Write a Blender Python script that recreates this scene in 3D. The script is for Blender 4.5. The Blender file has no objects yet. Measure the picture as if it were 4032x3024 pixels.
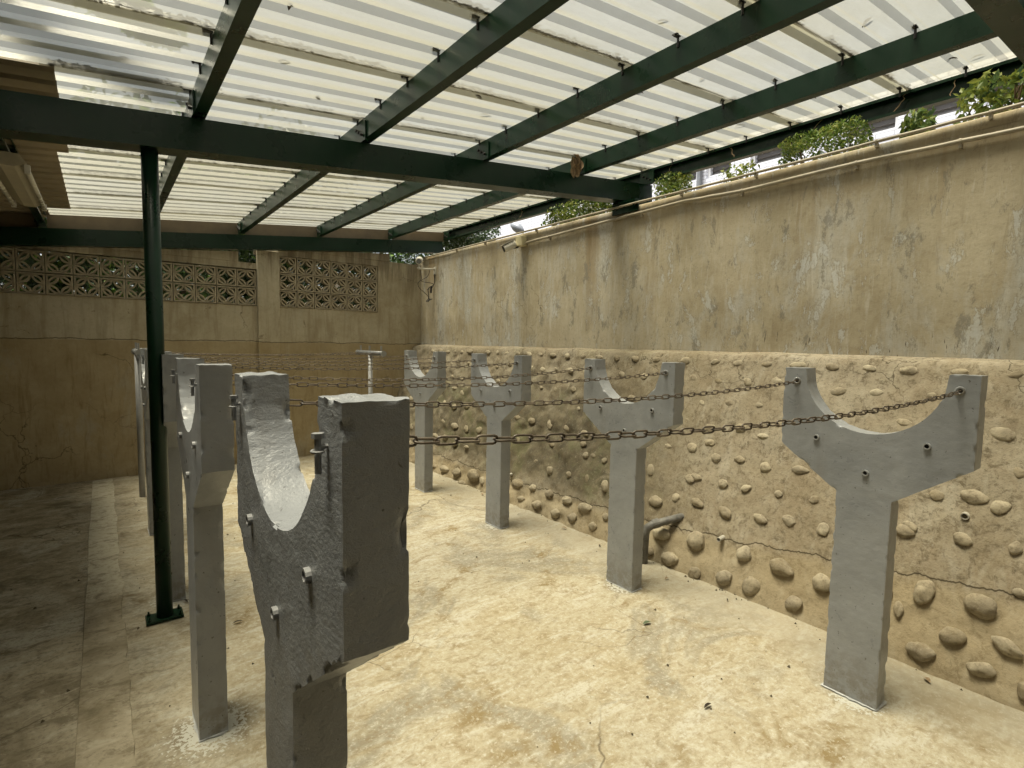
import bpy, bmesh, math, random
from mathutils import Vector, Matrix, noise, Euler

random.seed(7)
R = math.radians
SC = bpy.context.scene
COL = SC.collection

# ------------------------------------------------------------------ camera
cam_d = bpy.data.cameras.new("Camera")
cam_d.sensor_width = 36.0
cam_d.lens = 18.64
cam_d.clip_start = 0.02
cam_d.clip_end = 1000.0
cam = bpy.data.objects.new("Camera", cam_d)
COL.objects.link(cam)
cam.matrix_world = Matrix(((0.7917, 0.0328, -0.6100, 0.0),
                           (-0.6106, 0.0712, -0.7887, 0.0),
                           (0.0176, 0.9969, 0.0764, 1.5),
                           (0, 0, 0, 1)))
SC.camera = cam

# ------------------------------------------------------------------ light
SUN_DIR = Vector((-0.21, 0.10, 0.97)).normalized()       # towards the sun
world = bpy.data.worlds.new("World")
SC.world = world
world.use_nodes = True
wn = world.node_tree.nodes
sky = wn.new("ShaderNodeTexSky")
sky.sky_type = 'NISHITA'
sky.sun_disc = False
sky.sun_elevation = math.asin(SUN_DIR.z)
sky.sun_rotation = math.atan2(SUN_DIR.x, SUN_DIR.y)
sky.air_density = 1.2
sky.dust_density = 2.0
wn["Background"].inputs["Strength"].default_value = 0.055
# humid, milky sky: part of the blue washed out to white
bw = wn.new("ShaderNodeRGBToBW"); hz = wn.new("ShaderNodeMix"); hz.data_type = 'RGBA'; hz.inputs[0].default_value = 0.65
world.node_tree.links.new(sky.outputs[0], bw.inputs[0])
world.node_tree.links.new(sky.outputs[0], hz.inputs[6]); world.node_tree.links.new(bw.outputs[0], hz.inputs[7])
world.node_tree.links.new(hz.outputs[2], wn["Background"].inputs["Color"])

sun_d = bpy.data.lights.new("Sun", 'SUN')
sun_d.energy = 5.0
sun_d.angle = R(24.0)      # the milky sheets scatter the sun into a soft forward lobe
sun_d.color = (1.0, 0.975, 0.93)
sun = bpy.data.objects.new("Sun", sun_d)
COL.objects.link(sun)
sun.rotation_euler = SUN_DIR.to_track_quat('Z', 'Y').to_euler()

SC.view_settings.view_transform = 'Standard'
SC.view_settings.look = 'None'
SC.view_settings.gamma = 1.0
SC.view_settings.use_curve_mapping = False
SC.view_settings.exposure = 1.80
SC.render.engine = 'CYCLES'
SC.cycles.max_bounces = 6
SC.cycles.diffuse_bounces = 4
SC.cycles.glossy_bounces = 2
SC.cycles.transmission_bounces = 4
SC.cycles.transparent_max_bounces = 8
SC.cycles.sample_clamp_indirect = 6.0
SC.cycles.use_adaptive_sampling = True
SC.cycles.adaptive_threshold = 0.018
SC.cycles.adaptive_min_samples = 20

# ------------------------------------------------------------------ material helpers
class NT:
    """tiny helper round one material's node tree"""
    def __init__(self, name):
        self.m = bpy.data.materials.new(name)
        self.m.use_nodes = True
        self.t = self.m.node_tree
        self.n = self.t.nodes
        self.b = self.n["Principled BSDF"]
        self.out = self.n["Material Output"]
        g = self.n.new("ShaderNodeNewGeometry")
        self.pos = g.outputs["Position"]
        self.nor = g.outputs["Normal"]
        self.obj = self.n.new("ShaderNodeTexCoord").outputs["Object"]
    def link(self, a, b):
        self.t.links.new(a, b)
    def setin(self, sock, v):
        if v is None: return
        if hasattr(v, "links"): self.link(v, sock)
        else:
            if isinstance(v, tuple) and len(v) == 3 and sock.type == 'RGBA': v = v + (1,)
            sock.default_value = v
    def map(self, vec, scale=(1, 1, 1), loc=(0, 0, 0), rot=(0, 0, 0)):
        n = self.n.new("ShaderNodeMapping")
        self.link(vec, n.inputs[0])
        n.inputs["Location"].default_value = loc
        n.inputs["Rotation"].default_value = rot
        n.inputs["Scale"].default_value = scale
        return n.outputs[0]
    def noise(self, vec, scale, detail=6, rough=0.6, dist=0.0, col=False):
        n = self.n.new("ShaderNodeTexNoise")
        self.link(vec, n.inputs["Vector"])
        n.inputs["Scale"].default_value = scale
        n.inputs["Detail"].default_value = min(detail, 4) if detail < 9 else detail - 3
        n.inputs["Roughness"].default_value = rough
        n.inputs["Distortion"].default_value = dist
        return n.outputs["Color" if col else "Fac"]
    def vor(self, vec, scale, feature='F1', out="Distance", rnd=1.0):
        n = self.n.new("ShaderNodeTexVoronoi")
        n.feature = feature
        self.link(vec, n.inputs["Vector"])
        n.inputs["Scale"].default_value = scale
        n.inputs["Randomness"].default_value = rnd
        return n.outputs[out]
    def ramp(self, fac, a, b, ca=0.0, cb=1.0, interp='LINEAR'):
        n = self.n.new("ShaderNodeMapRange")
        n.interpolation_type = 'SMOOTHSTEP' if interp == 'S' else 'LINEAR'
        self.link(fac, n.inputs[0])
        n.inputs[1].default_value = a; n.inputs[2].default_value = b
        n.inputs[3].default_value = ca; n.inputs[4].default_value = cb
        return n.outputs[0]
    def mix(self, fac, a, b, mode='MIX'):
        n = self.n.new("ShaderNodeMix")
        n.data_type = 'RGBA'; n.blend_type = mode
        self.setin(n.inputs[0], fac)
        self.setin(n.inputs[6], a); self.setin(n.inputs[7], b)
        return n.outputs[2]
    def math(self, op, a, b=None, c=None):
        n = self.n.new("ShaderNodeMath"); n.operation = op
        for i, v in enumerate((a, b, c)):
            if v is not None: self.setin(n.inputs[i], v)
        return n.outputs[0]
    def sep(self, vec):
        n = self.n.new("ShaderNodeSeparateXYZ"); self.link(vec, n.inputs[0])
        return n.outputs
    def vmath(self, op, a, b):
        n = self.n.new("ShaderNodeVectorMath"); n.operation = op
        self.setin(n.inputs[0], a); self.setin(n.inputs[1], b)
        return n.outputs[0]
    def warp(self, vec, scale, amt):
        c = self.noise(vec, scale, 4, 0.6, col=True)
        c = self.vmath('SUBTRACT', c, (0.5, 0.5, 0.5))
        n = self.n.new("ShaderNodeVectorMath"); n.operation = 'SCALE'
        self.link(c, n.inputs[0]); n.inputs[3].default_value = amt
        return self.vmath('ADD', vec, n.outputs[0])
    def cracks(self, vec, scale, width, cover=0.55, mscale=0.6, warp=0.25):
        v = self.warp(vec, 3.0, warp)
        d = self.vor(v, scale, 'DISTANCE_TO_EDGE')
        line = self.ramp(d, 0.0, width, 1.0, 0.0)
        m = self.ramp(self.noise(vec, mscale, 2, 0.5), cover, cover + 0.06)
        return self.math('MULTIPLY', line, m)
    def finish(self, col=None, rough=None, bump=None, bstr=0.5, bdist=0.01, spec=None, metal=None):
        self.setin(self.b.inputs["Base Color"], col)
        self.setin(self.b.inputs["Roughness"], rough)
        if spec is not None: self.b.inputs["Specular IOR Level"].default_value = spec
        if metal is not None: self.setin(self.b.inputs["Metallic"], metal)
        if bump is not None:
            if isinstance(bump, tuple):                   # (vector, scale, detail): one noise only, bump evaluates it three times
                bump = self.noise(bump[0], bump[1], bump[2], 0.72)
            n = self.n.new("ShaderNodeBump")
            n.inputs["Strength"].default_value = bstr
            n.inputs["Distance"].default_value = bdist
            self.link(bump, n.inputs["Height"])
            self.link(n.outputs[0], self.b.inputs["Normal"])
        return self.m

def simple(name, col, rough=0.6, var=0.25, scale=12.0, metal=0.0, bstr=0.0, bdist=0.003, spec=None):
    t = NT(name)
    f = t.noise(t.obj, scale, 6, 0.65)
    dark = tuple(c * (1 - var) for c in col); lite = tuple(min(1, c * (1 + var)) for c in col)
    c = t.mix(t.ramp(f, 0.3, 0.7), dark, lite)
    return t.finish(c, t.ramp(f, 0.3, 0.7, max(0.02, rough - 0.08), min(1, rough + 0.08)), f if bstr else None, bstr, bdist, spec, metal)

# ------------------------------------------------------------------ materials
M = {}
def mat_floor():
    t = NT("concrete_floor"); p = t.pos; X, Y, Z = t.sep(p)[0], t.sep(p)[1], t.sep(p)[2]
    big = t.noise(p, 0.75, 7, 0.62, 0.6)
    mid = t.noise(t.map(p, loc=(3, 7, 0)), 2.6, 8, 0.68, 0.8)
    fine = t.noise(t.map(p, (1, 1, 1), (9, 2, 0)), 48, 6, 0.78)
    grit = t.noise(p, 120, 3, 0.7)
    streak = t.noise(t.map(p, (2.2, 9, 1), (4, 4, 0), (0, 0, 0.15)), 1.1, 7, 0.7, 0.5)
    c = t.mix(t.ramp(mid, 0.36, 0.64), (0.63, 0.525, 0.33), (0.74, 0.655, 0.47))
    c = t.mix(t.ramp(big, 0.42, 0.60, 0, 0.85), c, (0.74, 0.66, 0.48))
    c = t.mix(t.ramp(streak, 0.52, 0.62, 0, 0.85), c, (0.84, 0.78, 0.62))
    gs = t.noise(t.map(p, loc=(21, 5, 0)), 1.3, 8, 0.7, 1.0)
    c = t.mix(t.ramp(gs, 0.51, 0.61, 0, 0.9), c, (0.47, 0.42, 0.31))
    br = t.noise(t.map(p, loc=(1, 15, 0)), 3.4, 8, 0.75, 0.4)
    c = t.mix(t.ramp(br, 0.54, 0.68, 0, 1.0), c, (0.40, 0.29, 0.13))
    blot = t.noise(t.map(p, (1, 1.8, 1), (6, 8, 0)), 13, 9, 0.8, 0.6)
    c = t.mix(t.ramp(blot, 0.51, 0.62, 0, 0.6), c, (0.40, 0.29, 0.14))
    c = t.mix(t.ramp(blot, 0.46, 0.34, 0, 0.55), c, (0.90, 0.85, 0.70))
    c = t.mix(t.ramp(fine, 0.52, 0.68, 0, 0.6), c, (0.42, 0.33, 0.20))
    c = t.mix(t.ramp(fine, 0.46, 0.34, 0, 0.7), c, (0.92, 0.87, 0.73))
    # greyer apron along the stone base
    xa = t.math('ADD', X, t.math('MULTIPLY', mid, 0.5))
    c = t.mix(t.ramp(xa, 2.75, 3.05, 0, 0.55), c, (0.62, 0.55, 0.41))
    # old weathered slab left of the trench strip: its own, browner concrete
    xl = t.math('ADD', X, t.math('MULTIPLY', t.math('SUBTRACT', streak, 0.5), 0.5))
    oldc = t.mix(t.ramp(mid, 0.38, 0.62), (0.37, 0.305, 0.19), (0.66, 0.57, 0.40))
    oldc = t.mix(t.ramp(gs, 0.50, 0.62, 0, 0.9), oldc, (0.76, 0.70, 0.54))
    oldc = t.mix(t.ramp(br, 0.53, 0.68, 0, 0.85), oldc, (0.17, 0.135, 0.08))
    oldc = t.mix(t.ramp(fine, 0.50, 0.66, 0, 0.6), oldc, (0.18, 0.145, 0.09))
    ob = t.noise(t.map(p, (1, 1.6, 1), (3, 3, 0)), 7, 9, 0.78, 0.7)
    oldc = t.mix(t.ramp(ob, 0.52, 0.62, 0, 0.75), oldc, (0.21, 0.165, 0.095))
    oldc = t.mix(t.ramp(ob, 0.45, 0.36, 0, 0.7), oldc, (0.74, 0.66, 0.49))
    c = t.mix(t.ramp(xl, 0.42, -0.05, 0, 0.95), c, oldc)
    # paint drips near the posts
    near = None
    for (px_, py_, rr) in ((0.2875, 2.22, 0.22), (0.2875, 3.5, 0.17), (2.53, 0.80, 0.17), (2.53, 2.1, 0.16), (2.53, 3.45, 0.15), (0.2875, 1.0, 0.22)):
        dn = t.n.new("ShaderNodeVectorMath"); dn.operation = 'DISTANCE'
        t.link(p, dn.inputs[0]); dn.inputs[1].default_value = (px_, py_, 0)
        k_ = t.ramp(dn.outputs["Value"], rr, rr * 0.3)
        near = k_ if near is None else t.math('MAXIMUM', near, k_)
    v = t.noise(p, 62, 3, 0.6)
    sp = t.math('ADD', v, t.math('MULTIPLY', near, 0.34))
    drip = t.math('MULTIPLY', t.ramp(sp, 0.72, 0.76), t.ramp(near, 0.0, 0.1))
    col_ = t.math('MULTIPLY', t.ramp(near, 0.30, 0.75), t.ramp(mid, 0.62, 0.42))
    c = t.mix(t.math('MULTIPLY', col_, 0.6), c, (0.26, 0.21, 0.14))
    c = t.mix(t.math('MULTIPLY', drip, 0.85), c, (0.88, 0.86, 0.74))
    cr = t.cracks(p, 0.62, 0.004, 0.50, 0.7, 0.22)
    cr2 = t.cracks(t.map(p, loc=(5, 1, 0)), 1.9, 0.007, 0.60, 0.8, 0.16)
    crs = t.math('MAXIMUM', cr, cr2)
    c = t.mix(t.math('MULTIPLY', crs, 0.75), c, (0.12, 0.08, 0.04))
    pit = t.ramp(t.noise(p, 48, 4, 0.8), 0.66, 0.74)
    c = t.mix(t.math('MULTIPLY', pit, 0.5), c, (0.22, 0.16, 0.09))
    h = t.math('ADD', t.math('MULTIPLY', fine, 0.5), t.math('MULTIPLY', grit, 0.25))
    h = t.math('SUBTRACT', h, t.math('MULTIPLY', crs, 0.9))
    h = t.math('ADD', h, t.math('MULTIPLY', mid, 0.6))
    c = t.mix(1.0, c, (0.555, 0.565, 0.585), 'MULTIPLY')
    return t.finish(c, t.ramp(mid, 0.3, 0.7, 0.7, 0.9), (p, 22, 4), 0.5, 0.006, 0.35)
M['floor'] = mat_floor()

def mat_strip():
    t = NT("trench_concrete"); p = t.pos
    mid = t.noise(p, 3.2, 8, 0.7, 0.6); fine = t.noise(p, 30, 6, 0.75)
    ob = t.noise(t.map(p, (1, 1.6, 1), (8, 3, 0)), 7, 9, 0.78, 0.7)
    c = t.mix(t.ramp(mid, 0.35, 0.65), (0.22, 0.185, 0.12), (0.37, 0.325, 0.24))
    c = t.mix(t.ramp(t.math('ADD', t.sep(p)[1], t.math('MULTIPLY', mid, 1.2)), 4.2, 4.7), c, t.mix(mid, (0.38, 0.35, 0.265), (0.50, 0.465, 0.37)))
    c = t.mix(t.ramp(ob, 0.52, 0.62, 0, 0.7), c, (0.15, 0.125, 0.08))
    c = t.mix(t.ramp(ob, 0.45, 0.36, 0, 0.6), c, (0.42, 0.38, 0.29))
    c = t.mix(t.ramp(fine, 0.52, 0.72, 0, 0.6), c, (0.14, 0.115, 0.07))
    cr = t.cracks(p, 1.1, 0.01, 0.5, 0.9, 0.5)
    c = t.mix(t.math('MULTIPLY', cr, 0.7), c, (0.1, 0.07, 0.04))
    return t.finish(c, 0.85, (p, 22, 3), 0.5, 0.006, 0.3)
M['strip'] = mat_strip()

def mat_plaster(name, lower_brown):
    t = NT(name); p = t.pos; S = t.sep(p); X, Y, Z = S[0], S[1], S[2]
    big = t.noise(p, 1.1, 6, 0.6, 0.5)
    mid = t.noise(t.map(p, loc=(3, 1, 4)), 4.0, 8, 0.7, 0.4)
    fine = t.noise(p, 34, 6, 0.7)
    drip = t.noise(t.map(p, (11, 11, 1.1), (2, 3, 0)), 1.0, 7, 0.68, 0.35)
    drip2 = t.noise(t.map(p, (26, 26, 3.2), (7, 1, 0)), 1.0, 6, 0.7, 0.5)
    c = t.mix(t.ramp(big, 0.35, 0.65), (0.40, 0.325, 0.20), (0.53, 0.45, 0.305))
    c = t.mix(t.ramp(mid, 0.40, 0.68, 0, 0.6), c, (0.60, 0.52, 0.36))
    g = t.noise(t.map(p, (1.7, 1.7, 0.7), (8, 2, 3)), 1.6, 9, 0.74, 0.3)
    if lower_brown:
        c = t.mix(t.ramp(drip, 0.50, 0.68, 0, 0.5), c, (0.28, 0.215, 0.12))
        lo = t.ramp(Z, 1.47, 1.455)
        c = t.mix(lo, c, t.mix(t.ramp(mid, 0.3, 0.7), (0.36, 0.27, 0.14), (0.47, 0.37, 0.215)))
        sm = t.math('MULTIPLY', t.ramp(drip2, 0.52, 0.66), t.ramp(Z, 1.5, 1.0, 0.2, 0.8))
        c = t.mix(t.math('MULTIPLY', sm, 0.55), c, (0.21, 0.14, 0.055))
        gm = t.ramp(g, 0.56, 0.66, 0, 0.35)
        c = t.mix(gm, c, (0.46, 0.42, 0.32))
        top = t.math('MULTIPLY', t.ramp(Z, 2.1, 2.5), t.ramp(drip, 0.40, 0.58))
        c = t.mix(t.math('MULTIPLY', top, 0.6), c, (0.17, 0.13, 0.08))
        # horizontal joint crack and map cracking
        w = t.math('MULTIPLY', t.math('SUBTRACT', t.noise(t.map(p, (1, 1, 0)), 3.2, 6, 0.65), 0.5), 0.07)
        dl = t.math('ABSOLUTE', t.math('SUBTRACT', t.math('SUBTRACT', Z, 1.468), w))
        gate = t.ramp(t.noise(t.map(p, (1, 1, 0)), 1.3, 2, 0.5), 0.34, 0.42)
        line = t.math('MULTIPLY', t.ramp(dl, 0.003, 0.0065, 1, 0), gate)
        cr = t.cracks(p, 1.5, 0.009, 0.56, 0.95, 0.4)
        cr2 = t.cracks(t.map(p, loc=(3, 0, 8)), 3.6, 0.02, 0.61, 0.9, 0.3)
        crs = t.math('MAXIMUM', t.math('MAXIMUM', line, cr), cr2)
        pm = t.ramp(t.noise(t.map(p, loc=(14, 0, 2)), 2.1, 9, 0.75, 1.0), 0.655, 0.67)
        c = t.mix(t.math('MULTIPLY', pm, 0.8), c, (0.22, 0.17, 0.10))
    else:
        gm = t.ramp(g, 0.46, 0.62)
        gm = t.math('MULTIPLY', gm, t.ramp(drip, 0.34, 0.6, 0.3, 1.0))
        c = t.mix(t.math('MULTIPLY', gm, 0.8), c, (0.57, 0.555, 0.485))
        fl = t.noise(t.map(p, (1.9, 1.9, 0.9), (5, 5, 5)), 4.6, 9, 0.76, 0.2)
        fl = t.math('SUBTRACT', fl, t.ramp(g, 0.40, 0.62, 0.10, 0.0))
        c = t.mix(t.ramp(fl, 0.525, 0.56, 0, 0.6), c, (0.60, 0.59, 0.53))
        rim = t.math('MULTIPLY', t.ramp(fl, 0.505, 0.525), t.ramp(fl, 0.55, 0.527))
        c = t.mix(t.math('MULTIPLY', rim, 0.55), c, (0.26, 0.21, 0.135))
        # pale runs of lime, then brown rust runs coming down from the top
        c = t.mix(t.ramp(drip2, 0.56, 0.70, 0, 0.45), c, (0.68, 0.63, 0.51))
        c = t.mix(t.ramp(drip2, 0.43, 0.30, 0, 0.38), c, (0.26, 0.205, 0.125))
        run = t.noise(t.map(p, (1, 3.0, 0.12), (0, 2.2, 0)), 1.0, 5, 0.62, 0.25)
        rm = t.math('MULTIPLY', t.ramp(run, 0.57, 0.70), t.ramp(Z, 1.6, 2.45, 0.25, 1.0))
        c = t.mix(t.math('MULTIPLY', rm, 0.75), c, (0.245, 0.165, 0.075))
        dk = t.noise(t.map(p, (3.0, 3.0, 1.3), (1, 9, 0)), 2.6, 9, 0.78, 0.25)
        dm = t.ramp(dk, 0.57, 0.62)
        c = t.mix(t.math('MULTIPLY', dm, 0.7), c, (0.25, 0.225, 0.17))
        # small dark licks just above the ledge
        bl = t.math('MULTIPLY', t.ramp(t.noise(t.map(p, (60, 60, 12)), 1.0, 2, 0.5), 0.69, 0.74), t.ramp(Z, 1.66, 1.52))
        c = t.mix(bl, c, (0.09, 0.07, 0.045))
        # upper band under the coping weathered darker brown
        ub = t.math('MULTIPLY', t.ramp(Z, 2.30, 2.62), t.ramp(big, 0.25, 0.6))
        c = t.mix(t.math('MULTIPLY', ub, 0.45), c, (0.33, 0.24, 0.12))
        crs = t.cracks(p, 2.4, 0.010, 0.56, 0.8, 0.45)
    c = t.mix(t.ramp(fine, 0.52, 0.75, 0, 0.35), c, (0.24, 0.185, 0.11))
    c = t.mix(t.math('MULTIPLY', crs, 0.8), c, (0.075, 0.055, 0.03))
    h = t.math('ADD', t.math('MULTIPLY', fine, 0.3), t.math('MULTIPLY', mid, 0.8))
    h = t.math('SUBTRACT', h, t.math('MULTIPLY', crs, 0.9))
    if not lower_brown: h = t.math('SUBTRACT', h, t.math('MULTIPLY', dm, 0.35))
    c = t.mix(1.0, c, (0.90, 0.955, 1.07) if lower_brown else (0.93, 0.975, 1.09), 'MULTIPLY')
    return t.finish(c, 0.88, (p, 24, 4), 0.35, 0.005, 0.25)
M['plaster'] = mat_plaster("weathered_plaster", False)
M['farwall'] = mat_plaster("brown_render", True)

def mat_base(name, stone):
    t = NT(name); p = t.pos; S = t.sep(p); Y, Z = S[1], S[2]
    big = t.noise(p, 1.6, 6, 0.6, 0.5); mid = t.noise(t.map(p, loc=(4, 2, 9)), 6, 8, 0.7, 0.5)
    fine = t.noise(p, 45, 6, 0.75)
    if stone:
        info = t.n.new("ShaderNodeObjectInfo").outputs["Random"]
        c = t.mix(info, (0.31, 0.245, 0.145), (0.57, 0.485, 0.325))
        c = t.mix(t.ramp(mid, 0.42, 0.62, 0, 0.8), c, (0.33, 0.275, 0.185))
        c = t.mix(t.ramp(t.noise(t.map(p, (1, 1, 5)), 9, 5, 0.7, 1.0), 0.5, 0.7, 0, 0.5), c, (0.58, 0.50, 0.34))
    else:
        c = t.mix(t.ramp(big, 0.35, 0.65), (0.40, 0.32, 0.195), (0.53, 0.45, 0.305))
        c = t.mix(t.ramp(mid, 0.45, 0.68, 0, 0.7), c, (0.37, 0.285, 0.17))
        run = t.noise(t.map(p, (9, 9, 1.2)), 1.0, 6, 0.7, 0.3)
        c = t.mix(t.ramp(run, 0.52, 0.68, 0, 0.5), c, (0.62, 0.55, 0.40))
    # moss and damp in the far lower field
    a = t.math('MULTIPLY', t.ramp(Y, 1.9, 2.8, interp='S'), t.ramp(Y, 6.4, 5.6, 0.55, 1.0))
    zz = t.math('MULTIPLY', t.ramp(Z, 0.12, 0.34), t.ramp(Z, 1.25, 0.8, 0.35, 1.0))
    ms = t.ramp(t.noise(t.map(p, loc=(2, 6, 1)), 2.4, 9, 0.75, 0.8), 0.26, 0.42)
    mm = t.math('MULTIPLY', t.math('MULTIPLY', a, zz), ms)
    if stone: mm = t.math('MULTIPLY', mm, 0.35)
    mc = t.mix(t.ramp(mid, 0.4, 0.6), (0.085, 0.07, 0.04), (0.20, 0.165, 0.095))
    mc = t.mix(t.ramp(t.noise(p, 3.1, 4, 0.6), 0.52, 0.62, 0, 0.6), mc, (0.15, 0.155, 0.06))
    c = t.mix(t.math('MULTIPLY', mm, 0.9), c, mc)
    spk = t.noise(t.map(p, loc=(7, 7, 7)), 17, 9, 0.8, 0.5)
    c = t.mix(t.ramp(spk, 0.52, 0.62, 0, 0.35 if stone else 0.8), c, (0.19, 0.145, 0.085))
    c = t.mix(t.ramp(fine, 0.52, 0.68, 0, 0.6), c, (0.17, 0.125, 0.07))
    c = t.mix(t.ramp(fine, 0.42, 0.28, 0, 0.4), c, (0.66, 0.58, 0.42))
    h = t.math('ADD', t.math('MULTIPLY', fine, 0.55), mid)
    if not stone:
        l1 = t.ramp(Y, 0.4, 2.0, 0.43, 0.255); l2 = t.ramp(Y, 2.0, 4.0, 0.0, -0.07)
        w = t.math('MULTIPLY', t.math('SUBTRACT', t.noise(t.map(p, (0, 1, 0)), 5, 7, 0.7), 0.5), 0.10)
        ln = t.math('ABSOLUTE', t.math('SUBTRACT', Z, t.math('ADD', t.math('ADD', l1, l2), w)))
        line = t.ramp(ln, 0.0022, 0.005, 1, 0)
        lowm = t.ramp(t.math('SUBTRACT', t.math('ADD', t.math('ADD', l1, l2), w), Z), 0.0, 0.05)
        c = t.mix(t.math('MULTIPLY', lowm, 0.35), c, (0.60, 0.46, 0.24))
        crt = t.math('MULTIPLY', t.cracks(p, 3.0, 0.012, 0.5, 1.0, 0.4), t.ramp(Z, 1.15, 1.3))
        crs = t.math('MAXIMUM', line, crt)
        c = t.mix(t.math('MULTIPLY', crs, 0.85), c, (0.06, 0.042, 0.02))
        h = t.math('SUBTRACT', h, t.math('MULTIPLY', crs, 1.0))
    c = t.mix(1.0, c, (0.74, 0.765, 0.84) if stone else (0.665, 0.695, 0.785), 'MULTIPLY')
    return t.finish(c, 0.9, (p, 24, 4), 0.6, 0.008, 0.25)
M['base'] = mat_base("cobble_mortar", False)
M['cobble'] = mat_base("river_cobble", True)

def mat_greypaint(name, rough_b=0.5, bdist=0.004, bsc=40, cth=0.70):
    t = NT(name); o = t.obj
    mid = t.noise(o, 5, 7, 0.65, 0.4); fine = t.noise(o, 55, 6, 0.75)
    brush = t.noise(t.map(o, (3, 14, 60), (0, 0, 0), (0.25, 0, 0)), 1.0, 5, 0.65, 0.6)
    c = t.mix(t.ramp(mid, 0.3, 0.7), (0.25, 0.264, 0.284), (0.32, 0.334, 0.356))
    chip = t.ramp(t.noise(t.map(o, loc=(2, 3, 5)), 14, 8, 0.8, 0.6), cth, cth + 0.015)
    c = t.mix(t.math('MULTIPLY', chip, 0.85), c, (0.11, 0.105, 0.095))
    dirt = t.ramp(t.noise(t.map(o, (10, 10, 1.2)), 1.0, 5, 0.65), 0.56, 0.74, 0, 0.35)
    c = t.mix(dirt, c, (0.20, 0.185, 0.16))
    foot = t.math('MULTIPLY', t.ramp(t.sep(o)[2], 0.22, 0.0), t.ramp(t.noise(o, 18, 4, 0.75), 0.42, 0.58))
    c = t.mix(t.math('MULTIPLY', foot, 0.7), c, (0.15, 0.125, 0.085))
    pit2 = t.ramp(t.noise(t.map(o, loc=(9, 1, 2)), 75, 2, 0.6), 0.70, 0.73)
    c = t.mix(t.math('MULTIPLY', pit2, 0.7), c, (0.06, 0.055, 0.05))
    pit = t.ramp(fine, 0.62, 0.72)
    h = t.math('ADD', t.math('MULTIPLY', mid, 0.5), t.math('MULTIPLY', fine, 0.5))
    h = t.math('ADD', h, t.math('MULTIPLY', brush, 0.55))
    h = t.math('SUBTRACT', h, t.math('MULTIPLY', t.math('ADD', chip, pit), 0.5))
    return t.finish(c, t.ramp(mid, 0.3, 0.7, 0.26, 0.40), (t.map(o, (1, 1, 1.5)), bsc, 4), rough_b, bdist, 0.55)
M['grey'] = mat_greypaint("grey_painted_concrete", 0.4, 0.0022)
M['grey_rough'] = mat_greypaint("rough_grey_painted_concrete", 0.65, 0.004, 80, 0.70)
M['grey_metal'] = simple("grey_painted_steel", (0.30, 0.305, 0.31), 0.42, 0.12, 20)
M['white_metal'] = simple("pale_painted_steel", (0.17, 0.175, 0.18), 0.4, 0.12, 20)
M['fringe'] = simple("slopped_pale_paint", (0.40, 0.41, 0.41), 0.5, 0.3, 30)
M['shade_plug'] = simple("painted_bore_shade", (0.012, 0.011, 0.010), 0.9, 0.2)  # near-black colour for plugs that paint the shade inside open holes

def mat_green():
    t = NT("dark_green_enamel"); o = t.pos
    mid = t.noise(o, 3.5, 7, 0.65); fine = t.noise(o, 60, 5, 0.7)
    c = t.mix(t.ramp(mid, 0.3, 0.7), (0.003, 0.0165, 0.0075), (0.006, 0.026, 0.0125))
    dust = t.ramp(t.noise(t.map(o, (14, 14, 2)), 1.0, 6, 0.7), 0.52, 0.75, 0, 0.35)
    c = t.mix(t.math('MULTIPLY', dust, 0.5), c, (0.03, 0.04, 0.032))
    rust = t.ramp(t.noise(t.map(o, loc=(3, 3, 3)), 9, 8, 0.8), 0.70, 0.74)
    c = t.mix(t.math('MULTIPLY', rust, 0.5), c, (0.06, 0.03, 0.015))
    return t.finish(c, t.ramp(mid, 0.3, 0.7, 0.24, 0.36), None, spec=0.25)
M['green'] = mat_green()

def mat_rust():
    t = NT("rusty_chain_steel"); o = t.pos
    f = t.noise(o, 60, 6, 0.75); g = t.noise(o, 9, 4, 0.6)
    c = t.mix(t.ramp(f, 0.35, 0.65), (0.055, 0.041, 0.029), (0.135, 0.103, 0.072))
    c = t.mix(t.ramp(g, 0.5, 0.66, 0, 0.7), c, (0.21, 0.17, 0.125))
    return t.finish(c, t.ramp(f, 0.3, 0.7, 0.30, 0.5), None, spec=0.6, metal=0.0)
M['rust'] = mat_rust()

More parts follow.
